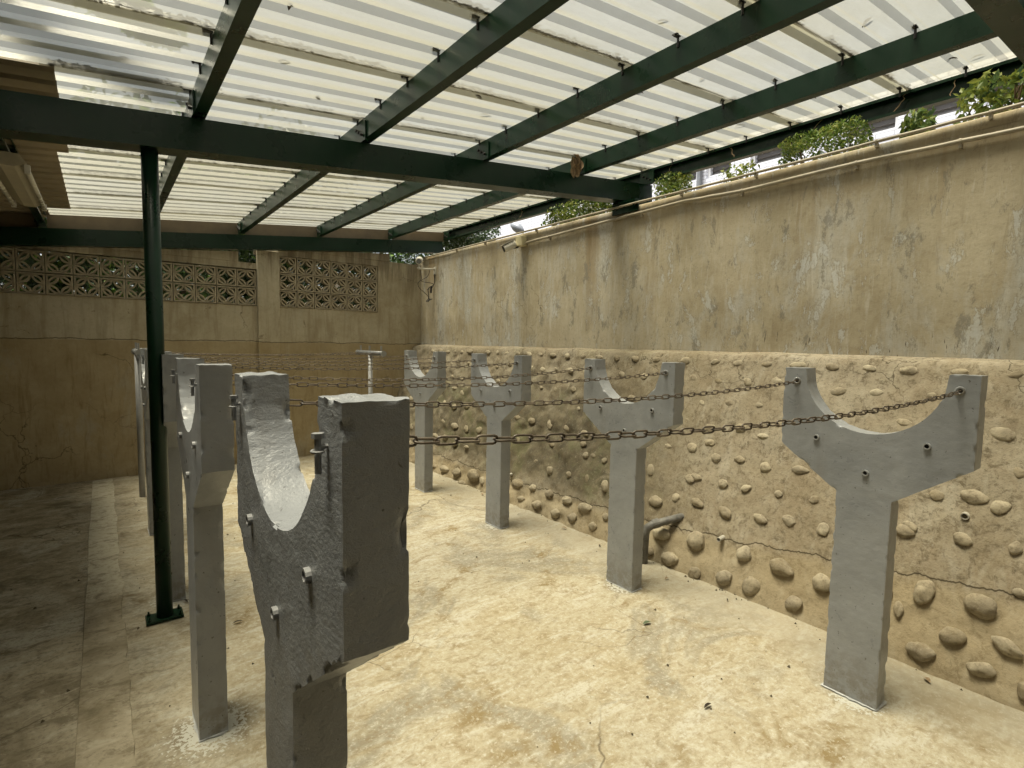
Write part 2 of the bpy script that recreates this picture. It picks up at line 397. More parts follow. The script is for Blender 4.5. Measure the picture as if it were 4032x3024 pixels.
def mat_sheet():
    t = NT("translucent_fibreglass"); p = t.pos
    n = t.n; out = t.out
    f = t.noise(t.map(p, (1.2, 5, 1)), 4, 7, 0.7, 0.4); g = t.noise(p, 70, 4, 0.75); b = t.noise(p, 0.9, 3, 0.5)
    c = t.mix(t.ramp(f, 0.3, 0.7), (0.70, 0.695, 0.62), (0.80, 0.80, 0.735))
    c = t.mix(t.ramp(b, 0.4, 0.62, 0, 0.5), c, (0.74, 0.71, 0.56))
    c = t.mix(t.ramp(g, 0.52, 0.74, 0, 0.4), c, (0.62, 0.60, 0.52))
    # steep rib flanks darkened by normal: light's longer path put into the colour
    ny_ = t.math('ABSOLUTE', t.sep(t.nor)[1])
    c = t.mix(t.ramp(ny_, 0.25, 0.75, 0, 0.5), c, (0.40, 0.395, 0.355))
    tr = n.new("ShaderNodeBsdfTranslucent"); t.link(t.mix(1.0, c, (0.31, 0.305, 0.28), 'MULTIPLY'), tr.inputs["Color"])
    tp = n.new("ShaderNodeBsdfTransparent"); t.link(t.mix(1.0, c, (1.10, 1.06, 0.96), 'MULTIPLY'), tp.inputs["Color"])
    df = n.new("ShaderNodeBsdfDiffuse"); t.link(c, df.inputs["Color"])
    gl = n.new("ShaderNodeBsdfGlossy"); gl.inputs["Roughness"].default_value = 0.25
    m1 = n.new("ShaderNodeMixShader"); m1.inputs[0].default_value = 0.60
    t.link(tr.outputs[0], m1.inputs[1]); t.link(tp.outputs[0], m1.inputs[2])
    m2 = n.new("ShaderNodeMixShader"); m2.inputs[0].default_value = 0.18
    t.link(m1.outputs[0], m2.inputs[1]); t.link(df.outputs[0], m2.inputs[2])
    m3 = n.new("ShaderNodeMixShader"); m3.inputs[0].default_value = 0.05
    t.link(m2.outputs[0], m3.inputs[1]); t.link(gl.outputs[0], m3.inputs[2])
    t.link(m3.outputs[0], out.inputs["Surface"])
    n.remove(t.b)
    return t.m
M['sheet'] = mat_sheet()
M['opaque'] = simple("opaque_roof_sheet", (0.30, 0.25, 0.17), 0.65, 0.15, 6)
M['closure'] = simple("brown_flashing", (0.16, 0.12, 0.075), 0.6, 0.2, 5)
M['litter'] = simple("leaf_litter", (0.045, 0.03, 0.017), 0.9, 0.5, 40)
M['dryleaf'] = simple("dry_leaf", (0.27, 0.19, 0.11), 0.8, 0.4, 30)
M['bleaf'] = simple("brown_leaf", (0.035, 0.024, 0.013), 0.8, 0.4, 30)
M['gleaf'] = simple("green_leaf", (0.10, 0.13, 0.07), 0.6, 0.4, 30)
M['pvc'] = simple("grey_pvc", (0.42, 0.40, 0.35), 0.5, 0.2, 14)
M['pvc_dark'] = simple("weathered_dark_pipe", (0.13, 0.125, 0.115), 0.55, 0.5, 16)
M['conduit'] = simple("beige_conduit", (0.36, 0.32, 0.25), 0.5, 0.2, 10)
M['camwhite'] = simple("white_plastic", (0.62, 0.60, 0.54), 0.4, 0.12, 14)
M['cambox'] = simple("yellowed_plastic", (0.55, 0.50, 0.33), 0.5, 0.12, 14)
M['black'] = simple("black_rubber", (0.014, 0.014, 0.014), 0.5, 0.3)
M['tube'] = simple("lamp_tube_glass", (0.70, 0.68, 0.60), 0.25, 0.05)
M['fixture'] = simple("cream_fixture", (0.42, 0.38, 0.28), 0.5, 0.15)
M['ventblock'] = simple("cast_vent_block", (0.35, 0.305, 0.22), 0.88, 0.35, 7)
M['soil'] = simple("soil", (0.10, 0.08, 0.05), 0.95, 0.4, 5)
M['ground'] = simple("ground_earth", (0.12, 0.11, 0.07), 0.95, 0.4, 0.6)
M['stem'] = simple("plant_stem", (0.13, 0.09, 0.05), 0.8, 0.3, 30)
M['bark'] = simple("tree_bark", (0.10, 0.075, 0.05), 0.9, 0.4, 8)
M['lampgrey'] = simple("lamp_grey", (0.18, 0.19, 0.20), 0.45, 0.15)

def mat_leaf(name, ca, cb):
    t = NT(name)
    f = t.noise(t.pos, 11, 3, 0.6)
    c = t.mix(t.ramp(f, 0.35, 0.65), ca, cb)
    t.finish(c, 0.42)
    tr = t.n.new("ShaderNodeBsdfTranslucent"); t.link(c, tr.inputs["Color"])
    mx = t.n.new("ShaderNodeMixShader"); mx.inputs[0].default_value = 0.35
    t.link(t.b.outputs[0], mx.inputs[1]); t.link(tr.outputs[0], mx.inputs[2])
    t.link(mx.outputs[0], t.out.inputs["Surface"])
    return t.m
M['leafA'] = mat_leaf("box_leaf", (0.06, 0.13, 0.02), (0.18, 0.26, 0.045))
M['leafB'] = mat_leaf("yellowgreen_leaf", (0.14, 0.20, 0.035), (0.32, 0.35, 0.08))
M['leafC'] = mat_leaf("dark_leaf", (0.018, 0.035, 0.010), (0.05, 0.08, 0.02))
M['leafD'] = mat_leaf("broad_leaf", (0.07, 0.14, 0.06), (0.22, 0.30, 0.08))
M['flower'] = simple("white_flower", (0.75, 0.74, 0.68), 0.6, 0.1)

def mat_tile():
    t = NT("white_wall_tile"); p = t.pos
    b = t.n.new("ShaderNodeTexBrick")
    mp = t.n.new("ShaderNodeCombineXYZ")
    S = t.sep(p); t.link(S[1], mp.inputs[0]); t.link(S[2], mp.inputs[1])
    t.link(mp.outputs[0], b.inputs["Vector"])
    b.inputs["Color1"].default_value = (0.66, 0.67, 0.72, 1); b.inputs["Color2"].default_value = (0.74, 0.75, 0.79, 1)
    b.inputs["Mortar"].default_value = (0.40, 0.40, 0.43, 1)
    b.inputs["Scale"].default_value = 1.0; b.inputs["Mortar Size"].default_value = 0.008
    b.inputs["Brick Width"].default_value = 0.23; b.inputs["Row Height"].default_value = 0.065
    return t.finish(b.outputs["Color"], 0.35, b.outputs["Fac"], -0.3, 0.004)
M['tile'] = mat_tile()
M['shutter'] = simple("grey_shutter", (0.13, 0.12, 0.11), 0.5, 0.1, 4)
M['frame'] = simple("window_frame_white", (0.6, 0.6, 0.6), 0.4, 0.05)

# ------------------------------------------------------------------ geometry helpers
def wloc(o):
    v = Vector((0, 0, 0))
    while o is not None:
        v = v + o.location; o = o.parent
    return v

class MB:
    def __init__(self):
        self.v = []; self.f = []
    def add(self, vs, fs):
        k = len(self.v)
        self.v += [tuple(v) for v in vs]
        self.f += [tuple(i + k for i in f) for f in fs]
        return self
    def box(self, x0, x1, y0, y1, z0, z1):
        vs = [(x, y, z) for x in (x0, x1) for y in (y0, y1) for z in (z0, z1)]
        return self.add(vs, [(0, 1, 3, 2), (4, 6, 7, 5), (0, 4, 5, 1), (2, 3, 7, 6), (0, 2, 6, 4), (1, 5, 7, 3)])
    def obox(self, c, ax, hx, hy, hz):
        """box about centre c with axes ax (3 vectors)"""
        c = Vector(c); a, b, d = [Vector(q).normalized() for q in ax]
        vs = [c + a * sx * hx + b * sy * hy + d * sz * hz for sx in (-1, 1) for sy in (-1, 1) for sz in (-1, 1)]
        return self.add(vs, [(0, 1, 3, 2), (4, 6, 7, 5), (0, 4, 5, 1), (2, 3, 7, 6), (0, 2, 6, 4), (1, 5, 7, 3)])
    def tube(self, pts, r, n=8, cap=True, closed=False):
        pts = [Vector(p) for p in pts]; m = len(pts); k = len(self.v)
        prev = None
        rs = r if isinstance(r, (list, tuple)) else [r] * m
        for i, p in enumerate(pts):
            if closed: t = pts[(i + 1) % m] - pts[i - 1]
            else: t = pts[min(i + 1, m - 1)] - pts[max(i - 1, 0)]
            t.normalize()
            if prev is None:
                a = t.orthogonal().normalized()
            else:
                a = prev - t * prev.dot(t); a.normalize()
            prev = a; b = t.cross(a)
            for j in range(n):
                an = 2 * math.pi * j / n
                self.v.append(tuple(p + (a * math.cos(an) + b * math.sin(an)) * rs[i]))
        rng = m if closed else m - 1
        for i in range(rng):
            i2 = (i + 1) % m
            for j in range(n):
                j2 = (j + 1) % n
                self.f.append((k + i * n + j, k + i * n + j2, k + i2 * n + j2, k + i2 * n + j))
        if cap and not closed:
            self.f.append(tuple(k + j for j in reversed(range(n))))
            self.f.append(tuple(k + (m - 1) * n + j for j in range(n)))
        return self
    def ring(self, c, axis, r0, r1, L, n=12):
        """open pipe: outer r1, inner r0, from c along axis for length L"""
        c = Vector(c); t = Vector(axis).normalized(); a = t.orthogonal().normalized(); b = t.cross(a)
        k = len(self.v)
        for (d, r) in ((0, r0), (0, r1), (L, r1), (L, r0)):
            for j in range(n):
                an = 2 * math.pi * j / n
                self.v.append(tuple(c + t * d + (a * math.cos(an) + b * math.sin(an)) * r))
        for q in range(4):
            q2 = (q + 1) % 4
            for j in range(n):
                j2 = (j + 1) % n
                self.f.append((k + q * n + j, k + q * n + j2, k + q2 * n + j2, k + q2 * n + j))
        return self
    def build(self, name, mat, parent=None, smooth=False, local=False, bevel=0.0):
        me = bpy.data.meshes.new(name)
        off = Vector((0, 0, 0))
        if parent is not None and not local: off = wloc(parent)
        me.from_pydata([(v[0] - off.x, v[1] - off.y, v[2] - off.z) for v in self.v], [], self.f)
        bm = bmesh.new(); bm.from_mesh(me)
        bmesh.ops.recalc_face_normals(bm, faces=bm.faces)
        if bevel: bmesh.ops.bevel(bm, geom=bm.edges[:], offset=bevel, segments=1, affect='EDGES', clamp_overlap=True)
        bm.to_mesh(me); bm.free()
        if smooth:
            for p in me.polygons: p.use_smooth = True
        me.materials.append(M[mat] if isinstance(mat, str) else mat)
        o = bpy.data.objects.new(name, me)
        COL.objects.link(o)
        if parent is not None: o.parent = parent
        return o

def tag(o, label=None, cat=None, group=None, kind=None):
    if label: o["label"] = label
    if cat: o["category"] = cat
    if group: o["group"] = group
    if kind: o["kind"] = kind
    return o

def thing(name, loc, label, cat, group=None):
    o = bpy.data.objects.new(name, None)
    o.empty_display_size = 0.1
    COL.objects.link(o); o.location = loc
    return tag(o, label, cat, group)

def copy_tree(o, parent=None):
    c = o.copy(); COL.objects.link(c); c.parent = parent
    for ch in list(o.children): copy_tree(ch, c)
    return c

def inst(name, mesh, parent, matrix):
    o = bpy.data.objects.new(name, mesh); COL.objects.link(o); o.parent = parent
    o.matrix_basis = matrix
    return o

# ------------------------------------------------------------------ ground and floor
def sheet_obj(name, x0, x1, y0, y1, z, mat, nx=1, ny=1, wob=0.0):
    b = MB(); vs = []; fs = []
    for i in range(nx + 1):
        for j in range(ny + 1):
            x = x0 + (x1 - x0) * i / nx; y = y0 + (y1 - y0) * j / ny
            dz = wob * noise.noise((x * 1.3, y * 1.3, 0)) if wob else 0
            vs.append((x, y, z + dz))
    for i in range(nx):
        for j in range(ny):
            a = i * (ny + 1) + j
            fs.append((a, a + ny + 1, a + ny + 2, a + 1))
    return b.add(vs, fs).build(name, mat, smooth=True)

tag(sheet_obj("ground", -300, 300, -300, 300, -0.12, 'ground'), kind="structure")
tag(sheet_obj("floor", -3.5, 3.12, -2.8, 7.05, 0.0, 'floor', 60, 90, 0.004), kind="structure")

# cast-in strip where a trench was refilled: ragged edges, a few millimetres proud
b = MB(); L_, R_ = [], []
n_ = 120
for i in range(n_ + 1):
    y = -2.0 + 8.9 * i / n_
    L_.append((-0.125 + 0.008 * noise.noise((y * 1.1, 3, 0)) + 0.004 * noise.noise((y * 9, 5, 0)), y))
    R_.append((0.05 + 0.016 * noise.noise((y * 2.7, 9, 0)) + 0.012 * noise.noise((y * 11, 2, 0)), y))
vs = []; fs = []
for i in range(n_ + 1):
    zc = 0.0065 + 0.002 * noise.noise((L_[i][1] * 1.3, 0, 4))
    vs += [(L_[i][0], L_[i][1], -0.01), (L_[i][0] + 0.004, L_[i][1], zc), (R_[i][0] - 0.004, R_[i][1], zc), (R_[i][0], R_[i][1], -0.01)]
for i in range(n_):
    for q in range(3):
        a = i * 4 + q
        fs.append((a, a + 1, a + 5, a + 4))
tag(b.add(vs, fs).build("floor_strip", 'strip'), kind="structure")

tag(MB().box(3.90, 60, -40, 60, -0.1, 2.70).build("terrace_ground", 'soil'), kind="structure")

# ------------------------------------------------------------------ right side: cobbled base and plaster wall
PROF = [(2.985, -0.05), (3.0, 0.0), (3.30, 0.735), (3.57, 1.395), (3.588, 1.432), (3.606, 1.446), (3.70, 1.468), (3.72, 1.470)]
def prof_at(s):
    """point on the base profile at slope distance s (for s along the straight batter)"""
    return Vector((3.0 + 0.378 * s, 0, 0.926 * s))

cb = thing("cobbled_wall_base", (3.3, 3.0, 0), "tan battered wall base studded with river cobbles, below the plaster wall", "wall")
b = MB(); vs = []; fs = []
pts = []
for i in range(len(PROF) - 1):
    (xa, za), (xb, zb) = PROF[i], PROF[i + 1]
    k = max(1, int(math.hypot(xb - xa, zb - za) / 0.022))
    for j in range(k): pts.append((xa + (xb - xa) * j / k, za + (zb - za) * j / k))
pts.append(PROF[-1])
y0_, y1_, ny = -2.6, 6.99, 420
for j in range(ny + 1):
    y = y0_ + (y1_ - y0_) * j / ny
    for (x, z) in pts:
        rough = 0.7 + 1.7 * max(0, min(1, (y - 2.3) / 1.2))
        d = 0.018 * noise.noise((y * 1.4, z * 1.4, 1)) + rough * 0.011 * noise.fractal((y * 8, z * 8, 3), 0.8, 2.0, 5)
        if z > 1.40: d *= 0.35
        if z > 1.465: d = 0
        dz = 0.012 * noise.noise((y * 3, 7, z)) if 1.40 < z < 1.468 else 0
        vs.append((x - 0.92 * d, y, z + 0.37 * d + dz))
m = len(pts)
for j in range(ny):
    for i in range(m - 1):
        a = j * m + i
        fs.append((a, a + m, a + m + 1, a + 1))
b.add(vs, fs).build("mortar_face", 'base', cb, smooth=True)

cob_meshes = []
for q in range(14):
    rnd = random.Random(100 + q)
    bm = bmesh.new(); bmesh.ops.create_icosphere(bm, subdivisions=3, radius=1.0)
    sx = rnd.uniform(0, 50); cut = [Vector((rnd.uniform(-1, 1), rnd.uniform(-1, 1), rnd.uniform(-.4, 1))).normalized() for _ in range(5)]
    for v in bm.verts:
        p = v.co.copy()
        for c in cut:
            d = p.dot(c)
            if d > 0.78: p -= c * (d - 0.78) * 0.8
        p *= 1 + 0.17 * noise.noise(p * 1.1 + Vector((sx, 0, 0))) + 0.08 * noise.noise(p * 2.6 + Vector((0, sx, 0))) + 0.05 * noise.noise(p * 7 + Vector((0, 0, sx)))
        v.co = p
    me = bpy.data.meshes.new("cobble"); bm.to_mesh(me); bm.free()
    for p in me.polygons: p.use_smooth = True
    me.materials.append(M['cobble']); cob_meshes.append(me)
STONES = [(6.181,1.506,0.075,0.03,-174),(6.381,1.483,0.054,0.025,-169),(5.978,1.484,0.055,0.021,-175),(5.81,1.505,0.045,0.023,-166),(5.642,1.493,0.048,0.023,-170),(5.459,1.514,0.067,0.029,-178),(6.273,1.326,0.056,0.03,-160),(6.305,1.18,0.075,0.026,-178),(5.781,1.33,0.043,0.02,-172),(5.404,1.355,0.037,0.021,-161),(5.665,1.163,0.045,0.023,-171),(5.446,1.153,0.046,0.025,-167),(5.517,1.021,0.062,0.023,-180),(5.309,0.976,0.058,0.034,-163),(5.226,1.037,0.035,0.021,-164),(5.39,0.797,0.06,0.035,-168),(5.126,0.827,0.065,0.032,-174),(5.619,0.82,0.046,0.027,33),(5.483,0.592,0.064,0.036,-173),(5.234,0.573,0.079,0.042,-176),(4.984,0.572,0.058,0.038,-150),(4.739,0.594,0.064,0.046,-175),(5.556,0.395,0.071,0.037,-178),(5.338,0.414,0.065,0.035,-177),(5.094,0.373,0.057,0.031,-178),(5.458,0.251,0.036,0.021,-173),(4.854,0.378,0.052,0.021,174),(6.191,0.425,0.079,0.045,-168),(6.078,0.215,0.065,0.04,-157),(6.493,0.79,0.063,0.035,-155),(5.356,0.059,0.059,0.025,174),(5.118,0.071,0.088,0.044,177),(4.874,0.087,0.077,0.053,177),(4.556,0.121,0.115,0.072,-178),(4.385,0.099,0.062,0.041,45),(4.718,-0.005,0.077,0.02,169),(5.085,1.504,0.052,0.032,4),(4.893,1.514,0.036,0.03,-149),(4.712,1.527,0.048,0.023,175),(4.502,1.519,0.048,0.028,-168),(4.325,1.528,0.051,0.03,-164),(4.148,1.507,0.036,0.023,-178),(3.951,1.525,0.052,0.025,180),(3.744,1.519,0.045,0.028,-164),(3.541,1.505,0.054,0.028,170),(3.327,1.516,0.047,0.019,-178),(4.81,1.335,0.039,0.023,-163),(4.59,1.372,0.046,0.024,-172),(4.701,1.172,0.044,0.025,-169),(4.21,1.356,0.036,0.023,-161),(4.035,1.344,0.043,0.027,15),(3.842,1.358,0.028,0.016,26),(3.646,1.353,0.058,0.032,-173),(3.446,1.345,0.034,0.024,-145),(3.522,1.18,0.048,0.035,-159),(3.746,1.154,0.036,0.029,-169),(3.971,1.155,0.029,0.016,-175),(3.834,0.996,0.049,0.016,169),(3.391,1,0.035,0.024,-167),(4.177,0.812,0.052,0.029,175),(3.951,0.809,0.057,0.034,-176),(3.681,0.807,0.053,0.035,50),(3.446,0.803,0.046,0.034,-164),(3.221,0.793,0.05,0.027,-168),(4.047,0.592,0.043,0.029,-169),(3.569,0.63,0.045,0.028,-179),(3.014,0.801,0.03,0.024,-147),(3.339,0.612,0.033,0.024,-175),(3.131,0.608,0.036,0.032,167),(3.042,0.618,0.038,0.023,176),(2.92,0.601,0.033,0.028,-174),(3.707,0.442,0.028,0.018,164),(3.844,0.191,0.096,0.057,176),(3.629,0.2,0.057,0.039,-179),(3.409,0.2,0.055,0.043,175),(3.18,0.198,0.064,0.04,175),(3.739,0.072,0.052,0.029,168),(3.516,0.075,0.069,0.042,172),(3.267,0.062,0.061,0.045,176),(3.066,0.081,0.055,0.046,175),(2.952,0.189,0.087,0.034,170),(2.831,0.077,0.045,0.035,174),(2.825,0.398,0.057,0.041,60),(2.741,0.18,0.033,0.029,48),(3.482,0.394,0.051,0.041,-150),(3.252,0.408,0.037,0.03,31),(3.042,0.42,0.043,0.028,60),(3.12,1.503,0.043,0.027,-167),(2.911,1.5,0.048,0.028,-172),(2.699,1.507,0.044,0.027,179),(2.43,1.514,0.052,0.034,180),(2.176,1.507,0.039,0.026,164),(1.998,1.508,0.04,0.028,179),(1.786,1.52,0.04,0.024,172),(3.006,1.352,0.041,0.028,31),(2.775,1.348,0.046,0.033,177),(2.315,1.365,0.039,0.03,-171),(2.102,1.354,0.041,0.024,-173),(1.89,1.364,0.042,0.029,-163),(1.702,1.386,0.038,0.028,172),(2.836,1.156,0.042,0.03,-168),(2.637,1.189,0.03,0.024,39),(2.19,1.179,0.03,0.02,-162),(1.977,1.198,0.04,0.029,-176),(1.767,1.207,0.032,0.026,-147),(2.27,1.029,0.028,0.023,45),(2.073,1.004,0.046,0.035,-177),(1.852,1.033,0.046,0.036,-178),(1.693,1.001,0.044,0.022,173),(2.169,0.839,0.046,0.04,-161),(1.974,0.801,0.039,0.036,-157),(1.811,0.824,0.041,0.027,177),(2.374,0.816,0.038,0.025,176),(2.447,0.652,0.032,0.018,172),(1.633,0.805,0.04,0.037,-173),(2.452,0.619,0.055,0.043,60),(2.081,0.641,0.048,0.026,-178),(1.876,0.64,0.037,0.034,180),(1.719,0.646,0.039,0.025,152),(1.516,0.658,0.027,0.026,-177),(1.312,0.671,0.032,0.03,175),(1.423,0.829,0.056,0.028,178),(2.339,0.402,0.063,0.048,166),(2.187,0.466,0.038,0.035,-173),(2.02,0.472,0.054,0.031,-164),(1.813,0.461,0.057,0.036,-158),(1.587,0.483,0.05,0.03,-166),(1.423,0.516,0.045,0.036,-164),(1.234,0.52,0.041,0.037,101),(2.225,0.2,0.083,0.052,167),(1.953,0.23,0.071,0.07,136),(1.628,0.251,0.055,0.051,104),(1.395,0.239,0.078,0.053,-165),(2.108,0.056,0.069,0.05,168),(2.29,0.045,0.054,0.045,163),(1.909,0.032,0.051,0.043,127),(1.71,0.071,0.06,0.05,148),(1.54,0.081,0.061,0.053,116),(1.293,0.077,0.054,0.045,150),(1.181,0.238,0.059,0.054,161),(1.586,1.518,0.054,0.025,-180),(1.383,1.515,0.047,0.027,-178),(1.181,1.522,0.04,0.024,-178),(0.991,1.498,0.051,0.028,180),(0.763,1.515,0.046,0.015,178),(0.547,1.514,0.032,0.023,157),(1.32,1.344,0.054,0.029,161),(1.12,1.353,0.042,0.027,163),(0.868,1.364,0.028,0.024,169),(1.223,1.204,0.028,0.024,-145),(0.96,1.192,0.046,0.029,-179),(0.557,1.192,0.053,0.045,-177),(0.76,0.831,0.038,0.032,-170),(0.479,1.012,0.035,0.026,83),(0.843,0.65,0.042,0.024,-164),(0.52,0.834,0.044,0.035,151),(0.635,0.648,0.046,0.033,-179),(0.449,0.663,0.035,0.027,102),(0.74,0.353,0.068,0.046,100),(0.529,0.368,0.064,0.058,-170),(0.825,0.237,0.044,0.019,83),(0.412,0.474,0.03,0.022,173),(0.612,0.198,0.06,0.044,149),(0.707,0.079,0.062,0.048,169),(0.496,0.103,0.058,0.035,165),(0.419,0.232,0.065,0.035,-158),(0.355,0.082,0.043,0.021,90)]
# a few that stand behind the posts, and the run that continues past the frame
for y in (-0.05, -0.32, -0.6):
    for s in (0.2, 0.45, 0.7, 0.95, 1.2, 1.44): STONES.append((y + 0.09 * math.sin(s * 37), s, 0.075, 0.05, 10))
STONES += [(0.62, 0.86, 0.06, 0.04, 5), (0.92, 0.30, 0.07, 0.05, 20), (0.86, 0.62, 0.055, 0.04, 0), (2.12, 0.62, 0.045, 0.035, 0), (2.05, 0.9, 0.045, 0.03, 0), (3.2, 0.7, 0.04, 0.03, 0), (3.05, 1.05, 0.03, 0.025, 0)]
UPV = Vector((0.378, 0, 0.926)); NRM = Vector((-0.926, 0, 0.378)); YV = Vector((0, 1, 0))
cl0 = wloc(cb)
for i, (y, s, a_, b_, ang) in enumerate(STONES):
    rnd = random.Random(i * 3 + 1)
    if s > 1.50: s = 1.50
    a_ = min(a_, 0.105); b_ = min(b_, 0.078)
    asp = max(b_, a_ * 0.5)
    low = s < 0.42
    a_ *= 0.92; asp *= 0.92
    dep = (0.62 if low else 0.42) * math.sqrt(a_ * asp)
    pos = prof_at(s) + YV * y + NRM * dep * (0.28 if low else 0.12)
    ca, sa = math.cos(R(ang)), math.sin(R(ang))
    e1 = YV * ca + UPV * sa; e2 = -YV * sa + UPV * ca
    if e1.cross(e2).dot(NRM) < 0: e1 = -e1
    flip = rnd.choice((1, -1))
    mt = Matrix(((e1.x * flip * a_, e2.x * flip * asp, NRM.x * dep, pos.x - cl0.x), (e1.y * flip * a_, e2.y * flip * asp, NRM.y * dep, pos.y - cl0.y),
                 (e1.z * flip * a_, e2.z * flip * asp, NRM.z * dep, pos.z - cl0.z), (0, 0, 0, 1)))
    inst("cobble", rnd.choice(cob_meshes), cb, mt)

# plaster wall above (slightly uneven face, rounded coping)
pw = thing("plaster_wall", (3.75, 3.0, 1.47), "tall stained tan plaster wall running along the right side", "wall")
b = MB(); vs = []; fs = []; ny, nz = 150, 26
for j in range(ny + 1):
    y = -2.6 + 9.59 * j / ny
    for i in range(nz + 1):
        z = 1.44 + 1.22 * i / nz
        vs.append((3.69 + 0.006 * noise.noise((y * .9, z * .9, 2)) + 0.002 * noise.noise((y * 4, z * 4, 6)), y, z))
for j in range(ny):
    for i in range(nz):
        a = j * (nz + 1) + i
        fs.append((a, a + nz + 1, a + nz + 2, a + 1))
b.add(vs, fs)
b.build("wall_face", 'plaster', pw, smooth=True)
b = MB(); vs = []; fs = []
cp = [(3.694, 2.640), (3.6865, 2.66), (3.687, 2.692), (3.696, 2.703), (3.72, 2.706), (3.90, 2.708), (3.90, 2.60)]
for j in range(ny + 1):
    y = -2.6 + 9.59 * j / ny
    for (x, z) in cp:
        vs.append((x + 0.005 * noise.noise((y * 2, z, 1)), y, z + 0.006 * noise.noise((y * 1.5, x, 3)) + 0.03 * max(0, (3.2 - y)) / 3.2))
m = len(cp)
for j in range(ny):
    for i in range(m - 1):
        a = j * m + i
        fs.append((a, a + m, a + m + 1, a + 1))
b.add(vs, fs).build("coping", 'plaster', pw, smooth=True)

# ------------------------------------------------------------------ far wall with vent blocks
FY = 6.97
fw = thing("far_wall", (1.0, FY, 0), "cracked brown rendered wall at the far end with rows of vent blocks", "wall")
xs = [-3.6, -2.75, 1.49, 1.745, 3.025, 3.75]
def wall_piece(x0, x1, z0, z1, name="render_face"):
    nx = max(1, int((x1 - x0) / 0.07)); nz = max(1, int((z1 - z0) / 0.07))
    b = MB(); vs = []; fs = []
    for i in range(nx + 1):
        for j in range(nz + 1):
            x = x0 + (x1 - x0) * i / nx; z = z0 + (z1 - z0) * j / nz
            d = 0.010 * noise.noise((x * 1.1, 0, z * 1.1)) + 0.004 * noise.noise((x * 4, 5, z * 4))
            vs.append((x, FY + d, z))
    for i in range(nx):
        for j in range(nz):
            a = i * (nz + 1) + j
            fs.append((a, a + nz + 1, a + nz + 2, a + 1))
    return vs, fs
ztop = lambda x: 2.40 + 0.075 * x
b = MB()
# (x0,x1,z0,z1): below vents, between, above
for q in ((-3.6, 3.75, -0.05, 1.895), (-3.6, -2.75, 1.895, 2.33), (1.49, 1.745, 1.895, 2.33), (3.025, 3.75, 1.895, 2.33),
          (-3.6, 1.49, 2.33, 2.40), (1.49, 1.745, 2.33, 2.52), (3.025, 3.75, 2.33, 2.52), (1.49, 3.75, 2.52, 2.60)):
    v_, f_ = wall_piece(*q); b.add(v_, f_)
b.build("render_face", 'farwall', fw, smooth=True)
b = MB()     # reveals of the two openings and the back of the wall
for (x0, x1, z0, z1) in ((-2.75, 1.49, 1.895, 2.33), (1.745, 3.025, 1.895, 2.52)):
    e = 0.012
    b.add([(x0, FY - e, z0), (x1, FY - e, z0), (x1, FY + .12, z0), (x0, FY + .12, z0)], [(0, 1, 2, 3)])
    b.add([(x0, FY - e, z1), (x1, FY - e, z1), (x1, FY + .12, z1), (x0, FY + .12, z1)], [(0, 1, 2, 3)])
    b.add([(x0, FY - e, z0), (x0, FY + .12, z0), (x0, FY + .12, z1), (x0, FY - e, z1)], [(0, 1, 2, 3)])
    b.add([(x1, FY - e, z0), (x1, FY + .12, z0), (x1, FY + .12, z1), (x1, FY - e, z1)], [(0, 1, 2, 3)])
b.box(-3.6, 3.75, FY + .12, FY + .13, -0.05, 1.893); b.box(-3.6, 1.49, FY + .12, FY + .13, 2.332, 2.40)
b.box(1.49, 3.75, FY + .12, FY + .13, 2.522, 2.60); b.box(3.03, 3.75, FY + .12, FY + .13, 1.897, 2.518)
b.build("reveal", 'farwall', fw)
MB().box(1.495, 1.742, FY - 0.045, FY + 0.01, -0.03, 2.56).build("pilaster", 'farwall', fw, bevel=0.006)
for (x0, x1, za) in ((-0.02, 1.30, 2.402), (1.75, 3.20, 2.602)):          # sloping course closing the wall up to the beam
    zt = lambda x: max(za + 0.004, 2.388 + 0.10 * x)
    y0, y1 = FY - 0.006, FY + 0.118
    MB().add([(x0, y0, za), (x1, y0, za), (x1, y0, zt(x1)), (x0, y0, zt(x0)), (x0, y1, za), (x1, y1, za), (x1, y1, zt(x1)), (x0, y1, zt(x0))],
             [(0, 1, 2, 3), (7, 6, 5, 4), (0, 4, 5, 1), (3, 2, 6, 7), (0, 3, 7, 4), (1, 5, 6, 2)]).build("top_course", 'farwall', fw)

